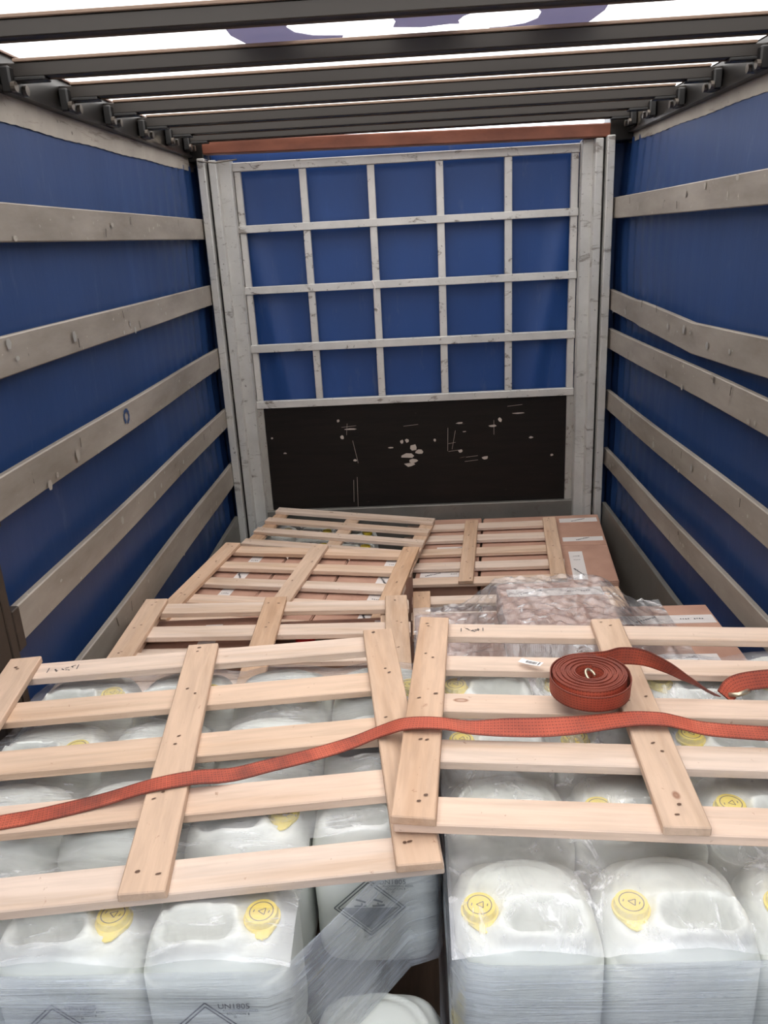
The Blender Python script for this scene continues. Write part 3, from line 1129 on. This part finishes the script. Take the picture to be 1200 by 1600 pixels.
def diamond_mesh(mat):
    bm = bmesh.new()
    c = Vector((0, 0, 0))
    for s in (0.075, 0.066):
        P = [Vector((0, 0, s)), Vector((s, 0, 0)), Vector((0, 0, -s)), Vector((-s, 0, 0))]
        for i in range(4):
            stroke(bm, P[i], P[(i + 1) % 4], (0, -1, 0), 0.0028, 0.0)
    s = 0.06
    bm.faces.new([bm.verts.new(v) for v in ((-s, 0, 0), (0, 0, -s), (s, 0, 0))])
    # two tilted tubes dripping on a plate and a hand, as plain bars
    for a, b, w in (((-0.028, 0, 0.022), (-0.008, 0, 0.014), 0.005), ((0.008, 0, 0.022), (0.028, 0, 0.014), 0.005), ((-0.032, 0, 0.004), (-0.006, 0, 0.004), 0.005), ((0.006, 0, 0.004), (0.032, 0, 0.006), 0.006), ((-0.016, 0, 0.012), (-0.016, 0, 0.007), 0.003), ((0.018, 0, 0.013), (0.018, 0, 0.008), 0.003)):
        stroke(bm, a, b, (0, -1, 0), w, 0.0)
    me = D.meshes.new('hazard_diamond')
    bm.to_mesh(me)
    bm.free()
    me.materials.append(mat)
    return me


DIA_ME = diamond_mesh(M_INK)
DIA_ME_G = diamond_mesh(M_INK_GREY)


def add_can(x, y, z, label, group, mirror=False, rz=0.0, prints=None, parts=True):
    root = empty('jerrycan', (x, y, z))
    root.rotation_euler = (0, 0, rz)
    tag(root, label, 'jerrycan', group)
    link(D.objects.new('can_body', CAN_ME_M if mirror else CAN_ME), root)
    c = link(D.objects.new('cap', CAP_ME), root)
    c.location = ((-CAPX if mirror else CAPX), CAPY, HT - 0.013)
    c.rotation_euler = (0, 0, RNG.uniform(-0.3, 0.3))
    link(D.objects.new('cap_mark', MARK_ME), c)
    if prints:
        un, dia = (UN_ME, DIA_ME) if prints == 'dark' else (UN_ME_G, DIA_ME_G)
        yf = -HY - 0.0012
        a = link(D.objects.new('hazard_diamond', dia), root)
        a.location = (-0.012, yf, 0.158)
        b = link(D.objects.new('un_number', un), root)
        b.location = (0.010, yf, 0.219)
        b.rotation_euler = (math.pi / 2, 0, 0)
        d = link(D.objects.new('small_print', SMALL_ME), root)
        d.location = (0.018, yf, 0.211)
        d.rotation_euler = (math.pi / 2, 0, 0)
    return root


LROWS = [1.165, 1.445, 1.69, 1.935]
LCOLS = [-0.952, -0.677, -0.402, -0.127]
RROWS = [1.165, 1.42, 1.668, 1.915]
RCOLS = [0.160, 0.430, 0.700, 0.970]
LTOP, RTOP = 0.668, 0.675
LOWER = 0.334
CANS = []   # (x, y, z, mirror) of top tier for the film
rown = ['front row', 'second row', 'third row', 'rear row']
coln = ['beside the left curtain', 'second from the left curtain', 'third from the left curtain', 'beside the middle gap']
colr = ['beside the middle gap', 'second from the middle gap', 'third from the middle gap', 'beside the right curtain']
for j, y in enumerate(LROWS):
    for i, x in enumerate(LCOLS):
        if j == 0 and i == 3:
            continue
        pr = 'dark' if j == 0 else ('grey' if (j == 1 and i == 3) else None)
        add_can(x, y, LTOP, 'white yellow-capped jerrycan, %s of left pallet, %s' % (rown[j], coln[i]), 'jerrycans in the top tier of the left pallet', False, RNG.uniform(-0.02, 0.02), pr)
        CANS.append((x, y, LTOP, False))
for j, y in enumerate(RROWS):
    for i, x in enumerate(RCOLS):
        add_can(x, y, RTOP, 'white yellow-capped jerrycan, %s of right pallet, %s' % (rown[j], colr[i]), 'jerrycans in the top tier of the right pallet', True, RNG.uniform(-0.02, 0.02))
        CANS.append((x, y, RTOP, True))
# lower tier
for i, x in enumerate(LCOLS):
    add_can(x, LROWS[0], LOWER, 'white yellow-capped jerrycan in lower tier of left pallet, %s' % coln[i], 'jerrycans in the lower tiers', i != 3 and False)
for i, x in enumerate(RCOLS):
    add_can(x, RROWS[0], RTOP - 0.341, 'white yellow-capped jerrycan in lower tier of right pallet, %s' % colr[i], 'jerrycans in the lower tiers', True)
# cans below the far left frame
for j, y in enumerate((4.50, 4.76, 5.02)):
    for i, x in enumerate((-0.96, -0.69, -0.42)):
        if j == 0 and i == 2:
            continue
        add_can(x + 0.0, y - (x + 0.7) * 0.17, 0.0, 'white jerrycan under the upside-down frame, %s from the bulkhead, %s from left curtain' % (('third', 'second', 'nearest')[j], ('first', 'second', 'third')[i]), 'jerrycans beneath the upside-down frame', False, -0.15)

# ================================================================== CARTONS
def squiggle(bm, p, ax, ay, length, wd, r, n=9):
    """slanted word-like run of short dark strokes"""
    p = Vector(p); ax = Vector(ax); ay = Vector(ay)
    up = ax.cross(ay)
    for k in range(n):
        c = p + ax * (length * (k / (n - 1) - 0.5)) + ay * (r.uniform(-0.15, 0.15) * wd)
        disc(bm, c + up * 0.0012, ax, ay, length / n * r.uniform(0.42, 0.6), wd * r.uniform(0.28, 0.5), 6)


def carton(name_label, loc, size, rz=0.0, tilt=(0, 0), tapes=(), seed=0, group='taped cartons on the load', flaps=True):
    sx, sy, sz = size
    R = Matrix.Rotation(rz, 4, 'Z') @ Matrix.Rotation(tilt[0], 4, 'X') @ Matrix.Rotation(tilt[1], 4, 'Y')
    root = empty('carton', mat=Matrix.Translation(loc) @ R)
    tag(root, name_label, 'carton', group)
    r = random.Random(seed)
    box_obj('carton_body', 0, sx, 0, sy, -sz, 0, M_CARTON, root, 0.006, 0.004, r)
    if flaps:
        bm = bmesh.new()
        add_box(bm, 0.004, sx - 0.004, 0.004, sy / 2 - 0.0015, 0.0, 0.003, 0)
        bm_obj('flap', bm, M_CARTON, root)
        bm = bmesh.new()
        add_box(bm, 0.004, sx - 0.004, sy / 2 + 0.0015, sy - 0.004, 0.0, 0.003, 0)
        bm_obj('flap', bm, M_CARTON, root)
    for (x0, x1, y0, y1) in tapes:
        bm = bmesh.new()
        add_box(bm, x0, x1, y0, y1, 0.003, 0.0042, 0)
        tp = bm_obj('tape_strip', bm, M_TAPE, root)
        bm = bmesh.new()
        along_x = (x1 - x0) > (y1 - y0)
        L = (x1 - x0) if along_x else (y1 - y0)
        Wd = (y1 - y0) if along_x else (x1 - x0)
        nrep = max(1, int(L / 0.15))
        for k in range(nrep):
            s = (k + 0.5) / nrep
            if along_x:
                c = (x0 + L * s, (y0 + y1) / 2, 0.0043)
                a = math.radians(24)
                ax, ay = (math.cos(a), math.sin(a), 0), (-math.sin(a), math.cos(a), 0)
                e_ = (1, 0, 0)
            else:
                c = ((x0 + x1) / 2, y0 + L * s, 0.0043)
                a = math.radians(-62)
                ax, ay = (math.cos(a), math.sin(a), 0), (-math.sin(a), math.cos(a), 0)
                e_ = (0, 1, 0)
            if k % 2 == 0:
                squiggle(bm, c, ax, ay, Wd * 1.25, 0.014, r)
            else:
                for q in (-0.3, 0.3):
                    cc = Vector(c) + Vector(e_) * (0.09 * q)
                    squiggle(bm, cc, (1, 0, 0), (0, 1, 0), 0.03, 0.010, r, 4)
        bm_obj('tape_print', bm, M_INK, tp)
    return root


# R3: big carton under the rear right frame
RT = (0.03, -0.041)
carton('wide taped carton under a pine frame in the rear right corner', (0.33, 4.165, 0.272), (0.76, 1.03, 0.255), -0.111, RT,
       tapes=((0.50, 0.742, 0.90, 0.97), (0.50, 0.745, 0.58, 0.645), (0.52, 0.60, 0.03, 0.42)), seed=2)
carton('taped carton beside the wide one, mostly under the rear right frame', (-0.05, 4.215, 0.258), (0.37, 1.03, 0.24), -0.111, RT,
       tapes=((0.03, 0.33, 0.10, 0.17), (0.10, 0.34, 0.48, 0.54)), seed=3)
# R2: film-covered cartons
carton('flat carton under film beside the middle gap', (-0.035, 2.36, 0.66), (0.34, 0.67, 0.65), 0.0, (0, 0), tapes=((0.02, 0.32, 0.49, 0.56),), seed=4)
carton('raised carton in the middle under crumpled film', (0.31, 2.56, 0.775), (0.42, 0.49, 0.77), 0.0, (0, 0), tapes=((0.03, 0.41, 0.36, 0.43),), seed=5)
carton('bare-cornered taped carton beside the right curtain', (0.756, 2.36, 0.66), (0.395, 0.68, 0.65), -0.02, (0, 0), tapes=((0.03, 0.385, 0.515, 0.585), (0.05, 0.30, 0.2, 0.27)), seed=6)
# L2 cartons
carton('carton under the doubled frames beside the left curtain', (-1.13, 2.15, 0.678), (0.53, 0.86, 0.66), 0.02, (0, 0), seed=7, tapes=((0.25, 0.32, 0.03, 0.8),))
carton('carton under the doubled frames beside the middle gap', (-0.585, 2.16, 0.652), (0.53, 0.86, 0.64), 0.02, (0, 0), seed=8, tapes=((0.40, 0.50, 0.03, 0.83),))
# L3 cartons (two rows of three)
c3, s3 = math.cos(-0.171), math.sin(-0.171)
k3 = 0
for j in range(2):
    for i in range(3):
        lx, ly = 0.03 + i * 0.335, 0.05 + j * 0.41
        X = -1.205 + c3 * lx - s3 * ly
        Y = 3.15 + s3 * lx + c3 * ly
        tp = ((0.14, 0.20, 0.02, 0.39),) if i == 0 else (((0.20, 0.28, 0.02, 0.39),) if i == 2 else ())
        carton('kraft carton under single frame on the left, %s row, %s' % (('near', 'far')[j], ('beside the curtain', 'in the middle', 'beside the gap')[i]), (X, Y, 0.578), (0.328, 0.402, 0.56), -0.171, (0, 0), tapes=tp, seed=20 + k3)
        k3 += 1
# carton glimpsed between the far left frame and the gap
carton('small carton filling the gap under the upside-down frame', (-0.38, 4.28, 0.36), (0.26, 0.24, 0.34), -0.19, (0, 0), tapes=((0.08, 0.16, 0.02, 0.22),), seed=40)
# red lids glimpsed under the doubled frames
for x, lab in ((-0.47, 'small red lid seen through the doubled frames, the one further left'), (-0.27, 'small red lid seen through the doubled frames, the one nearer the gap')):
    bm = bmesh.new()
    n = 20
    for (ra, za), (rb_, zb) in (((0.035, 0.0), (0.035, 0.02)), ((0.035, 0.02), (0.03, 0.025)), ((0.03, 0.025), (0.0, 0.025))):
        pass
    pr = [(0.04, 0.0), (0.04, 0.02), (0.034, 0.026)]
    prev = None
    for r_, z_ in pr:
        ring = [bm.verts.new((r_ * math.cos(2 * math.pi * k / n), r_ * math.sin(2 * math.pi * k / n), z_)) for k in range(n)]
        if prev:
            for k in range(n):
                bm.faces.new((prev[k], prev[(k + 1) % n], ring[(k + 1) % n], ring[k]))
        else:
            bm.faces.new(ring[::-1])
        prev = ring
    bm.faces.new(prev)
    o = bm_obj('lid', bm, M_RED)
    o.location = (x, 2.83, 0.6565)
    tag(o, lab, 'lid', 'red lids under the doubled frames')

# ================================================================== STRETCH FILM
def height_over(cans, X, Y):
    H = np.full(X.shape, -1.0)
    for cx, cy, cz, mir in cans:
        lx = (X - cx) * (-1 if mir else 1)
        ly = Y - cy
        n = 4.6
        inside = (np.abs(lx / HX) ** n + np.abs(ly / HY) ** n) < 1.0
        h = can_top(lx, ly) + cz
        rc = np.hypot(lx - CAPX, ly - CAPY)
        h = np.maximum(h, np.where(rc < 0.036, cz + HT + 0.0085, -1))
        H = np.where(inside, np.maximum(H, h), H)
    return H


def drape(H, steps, blur, fall=0.0035):
    """taut sheet: spread maxima outwards with falling height, then smooth, never below H"""
    S = H.copy()
    for _ in range(steps):
        P = np.pad(S, 1, mode='edge')
        nb = np.max([P[1:-1, :-2], P[1:-1, 2:], P[:-2, 1:-1], P[2:, 1:-1]], axis=0) - fall
        S = np.maximum(S, nb)
    for _ in range(blur):
        P = np.pad(S, 1, mode='edge')
        S2 = (P[1:-1, :-2] + P[1:-1, 2:] + P[:-2, 1:-1] + P[2:, 1:-1]) / 4
        S = np.maximum(S2, H)
    return S


def film(label, cans, x0, x1, y0, y1, plan, top_mat, z_low, wrinkle=0.002, mats=None, seed=1):  # plan entries: polyline, top z, material[, bottom z]
    nx, ny = int((x1 - x0) / 0.0125) + 1, int((y1 - y0) / 0.0125) + 1
    xs = np.linspace(x0, x1, nx)
    ys = np.linspace(y0, y1, ny)
    X, Y = np.meshgrid(xs, ys)
    H = height_over(cans, X, Y)
    S = drape(H, 14, 5) + 0.003
    rs = np.random.RandomState(seed)
    ph = rs.uniform(0, 6.28, 8)
    wr = sum(np.sin(X * k1 + Y * k2 + p) for k1, k2, p in ((31, 53, ph[0]), (70, -41, ph[1]), (17, 88, ph[2]), (110, 36, ph[3]))) * wrinkle / 4
    S = S + np.abs(wr)
    root = empty('stretch_film', (0, 0, z_low))
    tag(root, label, 'film')
    inv = Matrix.Translation((0, 0, -z_low))
    verts = [(float(X[j, i]), float(Y[j, i]), float(S[j, i])) for j in range(ny) for i in range(nx)]
    faces = []
    hole = (lambda xx, yy: xx > -0.262 and yy < 1.33) if cans[0][0] < 0 else (lambda xx, yy: False)
    for j in range(ny - 1):
        for i in range(nx - 1):
            if not hole(xs[i], ys[j]):
                a = j * nx + i
                faces.append((a, a + 1, a + nx + 1, a + nx))
    used = sorted({v for f in faces for v in f})
    idx = {v: k for k, v in enumerate(used)}
    verts = [verts[v] for v in used]
    faces = [tuple(idx[v] for v in f) for f in faces]
    o = mesh_obj('top_sheet', verts, faces, top_mat, None, True)
    o.parent = root; o.matrix_parent_inverse = inv
    # side skirts following the plan polyline
    for entry in plan:
        pl, zt, mat = entry[:3]
        zb = entry[3] if len(entry) > 3 else z_low
        vs, fs = [], []
        seg = []
        for a, b in zip(pl[:-1], pl[1:]):
            L = math.hypot(b[0] - a[0], b[1] - a[1])
            m = max(2, int(L / 0.03))
            for k in range(m):
                seg.append((a[0] + (b[0] - a[0]) * k / m, a[1] + (b[1] - a[1]) * k / m))
        seg.append(pl[-1])
        nz = 26
        for k in range(nz + 1):
            z = zb + (zt - zb) * k / nz
            for q, (px, py) in enumerate(seg):
                w = 0.0018 * math.sin(z * 95 + q * 0.35 + seed) + 0.0012 * math.sin(z * 210 + q * 0.13)
                tx, ty = (seg[min(q + 1, len(seg) - 1)][0] - seg[max(q - 1, 0)][0], seg[min(q + 1, len(seg) - 1)][1] - seg[max(q - 1, 0)][1])
                ln = math.hypot(tx, ty) or 1
                tuck = 0.012 * max(0, (k / nz - 0.88) / 0.12) ** 2
                nxv, nyv = ty / ln, -tx / ln
                vs.append((px + nxv * (w + 0.002 - tuck), py + nyv * (w + 0.002 - tuck), z))
        m = len(seg)
        for k in range(nz):
            for q in range(m - 1):
                fs.append((k * m + q, k * m + q + 1, (k + 1) * m + q + 1, (k + 1) * m + q))
        o = mesh_obj('side_wrap', vs, fs, mat, None, True)
        o.parent = root; o.matrix_parent_inverse = inv
    return root


LC = [c for c in CANS if not c[3]]
RC = [c for c in CANS if c[3]]
fyL = LROWS[0] - HY - 0.004
fyR = RROWS[0] - HY - 0.004
film('clear stretch film around the white jerrycans of the left pallet', LC, -1.095, 0.008, fyL, 2.062,
     [([(-1.092, 2.06), (-1.092, fyL + 0.05), (-1.06, fyL + 0.005), (-1.0, fyL), (-0.30, fyL), (-0.262, fyL + 0.015), (-0.06, 1.315), (0.0, 1.335), (0.011, 1.37), (0.011, 2.06)], LTOP + 0.296, M_FILM_SIDE, LTOP + 0.004),
      ([(-1.092, 2.06), (-1.092, fyL + 0.05), (-1.06, fyL + 0.005), (-1.0, fyL), (-0.03, fyL), (0.0, fyL + 0.01), (0.011, fyL + 0.05), (0.011, 2.06)], LTOP - 0.035, M_FILM_SIDE)],
     M_FILM_TOP, 0.23, seed=1)
film('glossy stretch film around the white jerrycans of the right pallet', RC, 0.022, 1.11, fyR, 2.045,
     [([(0.020, 2.04), (0.020, fyR + 0.05), (0.045, fyR + 0.008), (0.09, fyR), (1.05, fyR), (1.09, fyR + 0.01), (1.108, fyR + 0.05), (1.108, 2.04)], RTOP + 0.296, M_FILM_SIDE)],
     M_FILM_DIAG, 0.25, wrinkle=0.005, seed=2)

# film over the cartons: a crumpled sheet rising over the middle box
nx, ny = 120, 84
xs = np.linspace(-0.04, 0.98, nx)
ys = np.linspace(2.345, 3.065, ny)
X, Y = np.meshgrid(xs, ys)
H = np.full(X.shape, 0.667)
H = np.where((X > 0.30) & (X < 0.74) & (Y > 2.55) & (Y < 3.06), 0.783, H)
S = drape(H, 18, 8, 0.0075)
rs = np.random.RandomState(5)
wr = np.zeros_like(S)
for _ in range(16):
    k1, k2, p = rs.uniform(-60, 60), rs.uniform(-60, 60), rs.uniform(0, 6.28)
    wr += np.abs(np.sin(X * k1 + Y * k2 + p)) ** 4
S = S + 0.004 + wr / 16 * 0.04 * np.clip((np.abs(X - 0.5) < 0.42), 0.25, 1)
vs = [(float(X[j, i]), float(Y[j, i]), float(S[j, i])) for j in range(ny) for i in range(nx)]
fs = [(j * nx + i, j * nx + i + 1, (j + 1) * nx + i + 1, (j + 1) * nx + i) for j in range(ny - 1) for i in range(nx - 1)]
o = mesh_obj('stretch_film', vs, fs, M_FILM_CARTON, None, True)
tag(o, 'crumpled clear film heaped over the brown cartons', 'film')
# film lying over the far left cans
nx, ny = 60, 50
xs = np.linspace(-1.12, -0.36, nx)
ys = np.linspace(4.40, 5.17, ny)
X, Y = np.meshgrid(xs, ys)
wr = np.zeros_like(X)
for _ in range(12):
    k1, k2, p = rs.uniform(-50, 50), rs.uniform(-50, 50), rs.uniform(0, 6.28)
    wr += np.abs(np.sin(X * k1 + Y * k2 + p)) ** 3
S = 0.340 + wr / 12 * 0.010 - 0.02 * (X + 0.9) - 0.25 * np.clip(np.abs(X + 0.70) - 0.36, 0, 1)
vs = [(float(X[j, i]), float(Y[j, i] - (X[j, i] + 0.7) * 0.17 - 0.03), float(S[j, i])) for j in range(ny) for i in range(nx)]
fs = [(j * nx + i, j * nx + i + 1, (j + 1) * nx + i + 1, (j + 1) * nx + i) for j in range(ny - 1) for i in range(nx - 1)]
o = mesh_obj('stretch_film', vs, fs, M_FILM_CARTON, None, True)
tag(o, 'clear film covering the jerrycans beneath the upside-down frame', 'film')

# ================================================================== STRAPS
def catmull(P, m=8):
    P = [Vector(p) for p in P]
    out = []
    for i in range(len(P) - 1):
        p0 = P[max(i - 1, 0)]; p1 = P[i]; p2 = P[i + 1]; p3 = P[min(i + 2, len(P) - 1)]
        for k in range(m):
            t = k / m
            out.append(0.5 * ((2 * p1) + (p2 - p0) * t + (2 * p0 - 5 * p1 + 4 * p2 - p3) * t * t + (3 * p1 - p0 - 3 * p2 + p3) * t ** 3))
    out.append(P[-1])
    return out


def ribbon(name, path, sides, width, thick, mat, parent=None):
    """webbing: path points, a unit width-direction per point"""
    bm = bmesh.new()
    uvl = bm.loops.layers.uv.new('UVMap')
    n = len(path)
    rows = []
    acc = 0.0
    us = []
    for i in range(n):
        if i:
            acc += (path[i] - path[i - 1]).length
        us.append(acc)
        tdir = (path[min(i + 1, n - 1)] - path[max(i - 1, 0)]).normalized()
        s = sides[i] - tdir * sides[i].dot(tdir)
        s.normalize()
        nn = tdir.cross(s).normalized()
        ring = []
        for a, b in ((-0.5, -0.5), (-0.17, -0.5), (0.17, -0.5), (0.5, -0.5), (0.5, 0.5), (0.17, 0.5), (-0.17, 0.5), (-0.5, 0.5)):
            ring.append((bm.verts.new(path[i] + s * (a * width) + nn * (b * thick)), a + 0.5))
        rows.append(ring)
    for i in range(n - 1):
        for k in range(8):
            q = [rows[i][k], rows[i][(k + 1) % 8], rows[i + 1][(k + 1) % 8], rows[i + 1][k]]
            f = bm.faces.new([v for v, _ in q])
            for lp, (u, (v, vv)) in zip(f.loops, zip((us[i], us[i], us[i + 1], us[i + 1]), q)):
                lp[uvl].uv = (u, vv)
    bm.faces.new([v for v, _ in rows[0]][::-1])
    bm.faces.new([v for v, _ in rows[-1]])
    return bm_obj(name, bm, mat, parent)


LP = [(-1.205, 1.265, 0.62), (-1.203, 1.265, 0.80), (-1.195, 1.266, 0.95), (-1.17, 1.27, 1.035), (-1.13, 1.28, 1.056), (-1.07, 1.298, 1.064), (-1.0, 1.317, 1.046), (-0.898, 1.344, 1.046), (-0.825, 1.363, 1.046), (-0.716, 1.4, 1.048), (-0.605, 1.425, 1.066), (-0.519, 1.449, 1.066), (-0.442, 1.476, 1.051), (-0.369, 1.508, 1.047), (-0.265, 1.545, 1.049), (-0.179, 1.579, 1.054),
      (-0.112, 1.592, 1.074), (-0.060, 1.575, 1.102), (-0.015, 1.567, 1.1105), (0.030, 1.565, 1.1085), (0.055, 1.566, 1.103), (0.106, 1.564, 1.093), (0.225, 1.553, 1.089), (0.319, 1.558, 1.090), (0.42, 1.565, 1.100), (0.47, 1.567, 1.1035), (0.526, 1.563, 1.102), (0.56, 1.558, 1.096), (0.62, 1.547, 1.085), (0.743, 1.53, 1.081), (0.88, 1.52, 1.079), (1.0, 1.51, 1.077)]
path = catmull(LP, 6)
sides = []
for p in path:
    tilt = 0.0
    if p.x > 0.05:
        tilt = (0.42 * math.exp(-((p.x - 0.24) / 0.14) ** 2) + 0.10) * min(1, (p.x - 0.05) / 0.12)
    sides.append(Vector((0.0, math.cos(tilt), math.sin(tilt))))
path = [p + Vector((0, 0, 0.021 * s.z)) for p, s in zip(path, sides)]
o = ribbon('lashing_strap', path, sides, 0.047, 0.0022, M_STRAP)
tag(o, 'long orange lashing strap laid across both front pine frames', 'strap')

# coil lying on the right frame, tail running off to the right
coil = empty('coiled_strap', (0.388, 1.69, 1.106))
tag(coil, 'rolled-up orange lashing strap lying on the right front frame', 'strap')
zc = 0.026
turn_pts = []
nturn = 13
for k in range(nturn * 30 + 1):
    a = 2 * math.pi * k / 30
    r = 0.033 + (0.087 - 0.033) * k / (nturn * 30)
    e1 = 1.0 + 0.02 * math.sin(a * 2)
    turn_pts.append(Vector((r * e1 * math.cos(-a + 1.2), r * 0.98 * math.sin(-a + 1.2), zc + 0.002 * math.sin(a * 0.31))))
o = ribbon('wound_turns', turn_pts, [Vector((0, 0, 1))] * len(turn_pts), 0.048, 0.0036, M_STRAP, coil)
# loose outer turn, leaning outwards at the front, then the tail
lp2 = []
sd2 = []
for k in range(38):
    a = math.radians(52 - k * 8.6)       # from the right-back round the front to the left and the back
    f = max(0, math.cos(a + math.pi / 2 + 0.15)) ** 1.2
    r = 0.0925 + 0.010 * f
    lp2.append(Vector((r * math.cos(a), r * math.sin(a), zc - 0.001)))
    sd2.append(Vector((0.30 * f * math.cos(a), 0.30 * f * math.sin(a), 1)).normalized())
tail = [(0.055, 0.095, 0.027), (0.10, 0.112, 0.027), (0.155, 0.108, 0.022), (0.205, 0.085, 0.008), (0.25, 0.068, -0.016), (0.29, 0.06, -0.040), (0.325, 0.05, -0.058)]
tl = catmull([lp2[-1]] + [Vector(t) for t in tail], 6)
n0 = len(lp2)
lp2 = lp2 + tl[1:]
for i in range(len(tl) - 1):
    s = (i + 1) / (len(tl) - 1)
    if s < 0.35:
        v = Vector((0, 0, 1))
    else:
        q = min(1, (s - 0.35) / 0.5)
        v = Vector((-0.25 * q, -0.75 * q, 1 - 0.45 * q))
    sd2.append(v.normalized())
o = ribbon('loose_tail', lp2, sd2, 0.048, 0.0024, M_STRAP, coil)
bm = bmesh.new()
hp = []
for k in range(15):
    a = math.pi * 1.25 * k / 14 + 0.3
    hp.append((0.012 * math.cos(a) + 0.002, 0.017 * math.sin(a), 0.036 + 0.012 * math.sin(k / 14 * math.pi)))
tube(bm, hp, 0.0035, 8)
o = bm_obj('wire_hook', bm, M_HOOK, coil, True)
# stitched end with its fitting, on the far right
fit = empty('strap_end', (0.79, 1.765, 1.044))
tag(fit, 'stitched orange strap end with metal fitting at the right edge of the load', 'strap')
pts = catmull([Vector(p) for p in ((-0.06, -0.03, 0.004), (-0.04, -0.01, 0.016), (-0.01, 0.004, 0.022), (0.05, 0.014, 0.024), (0.11, 0.016, 0.022), (0.20, 0.018, 0.018))], 6)
sds = [Vector((-0.25, 0.55, 0.65)).normalized()] * len(pts)
ribbon('end_loop', pts, sds, 0.046, 0.0045, M_STRAP, fit)
bm = bmesh.new()
tube(bm, [(-0.05, -0.025, 0.006), (-0.03, -0.034, 0.012), (-0.012, -0.03, 0.016), (0.0, -0.018, 0.012)], 0.006, 8)
bm_obj('metal_fitting', bm, M_HOOK, fit, True)

# paper label on the second slat of the right front frame
lb = empty('paper_label', (0.277, 1.886, 1.068))
lb.rotation_euler = (0.0, 0.0, math.radians(-36))
tag(lb, 'small white barcode sticker curling up from the right front frame', 'sticker')
vs, fs = [], []
for i in range(7):
    x = -0.032 + 0.064 * i / 6
    z = 0.004 + 0.010 * (1 - (i / 6)) ** 2 * 0 + 0.006 * (i / 6) ** 2
    vs += [(x, -0.011, z), (x, 0.011, z), (x, -0.011, z - 0.0004), (x, 0.011, z - 0.0004)]
for i in range(6):
    a = i * 4
    fs += [(a, a + 4, a + 5, a + 1), (a + 2, a + 3, a + 7, a + 6)]
mesh_obj('paper', vs, fs, M_PAPER, lb)
bm = bmesh.new()
for k in range(9):
    x = -0.012 + k * 0.0035
    z = 0.004 + 0.006 * ((x + 0.032) / 0.064) ** 2 + 0.0006
    stroke(bm, (x, -0.006, z), (x, 0.006, z), (0, 0, 1), 0.0016 if k % 3 else 0.0026, 0.0)
stroke(bm, (0.024, -0.008, 0.0095), (0.024, 0.008, 0.0095), (0, 0, 1), 0.003, 0)
bm_obj('barcode', bm, M_INK, lb)
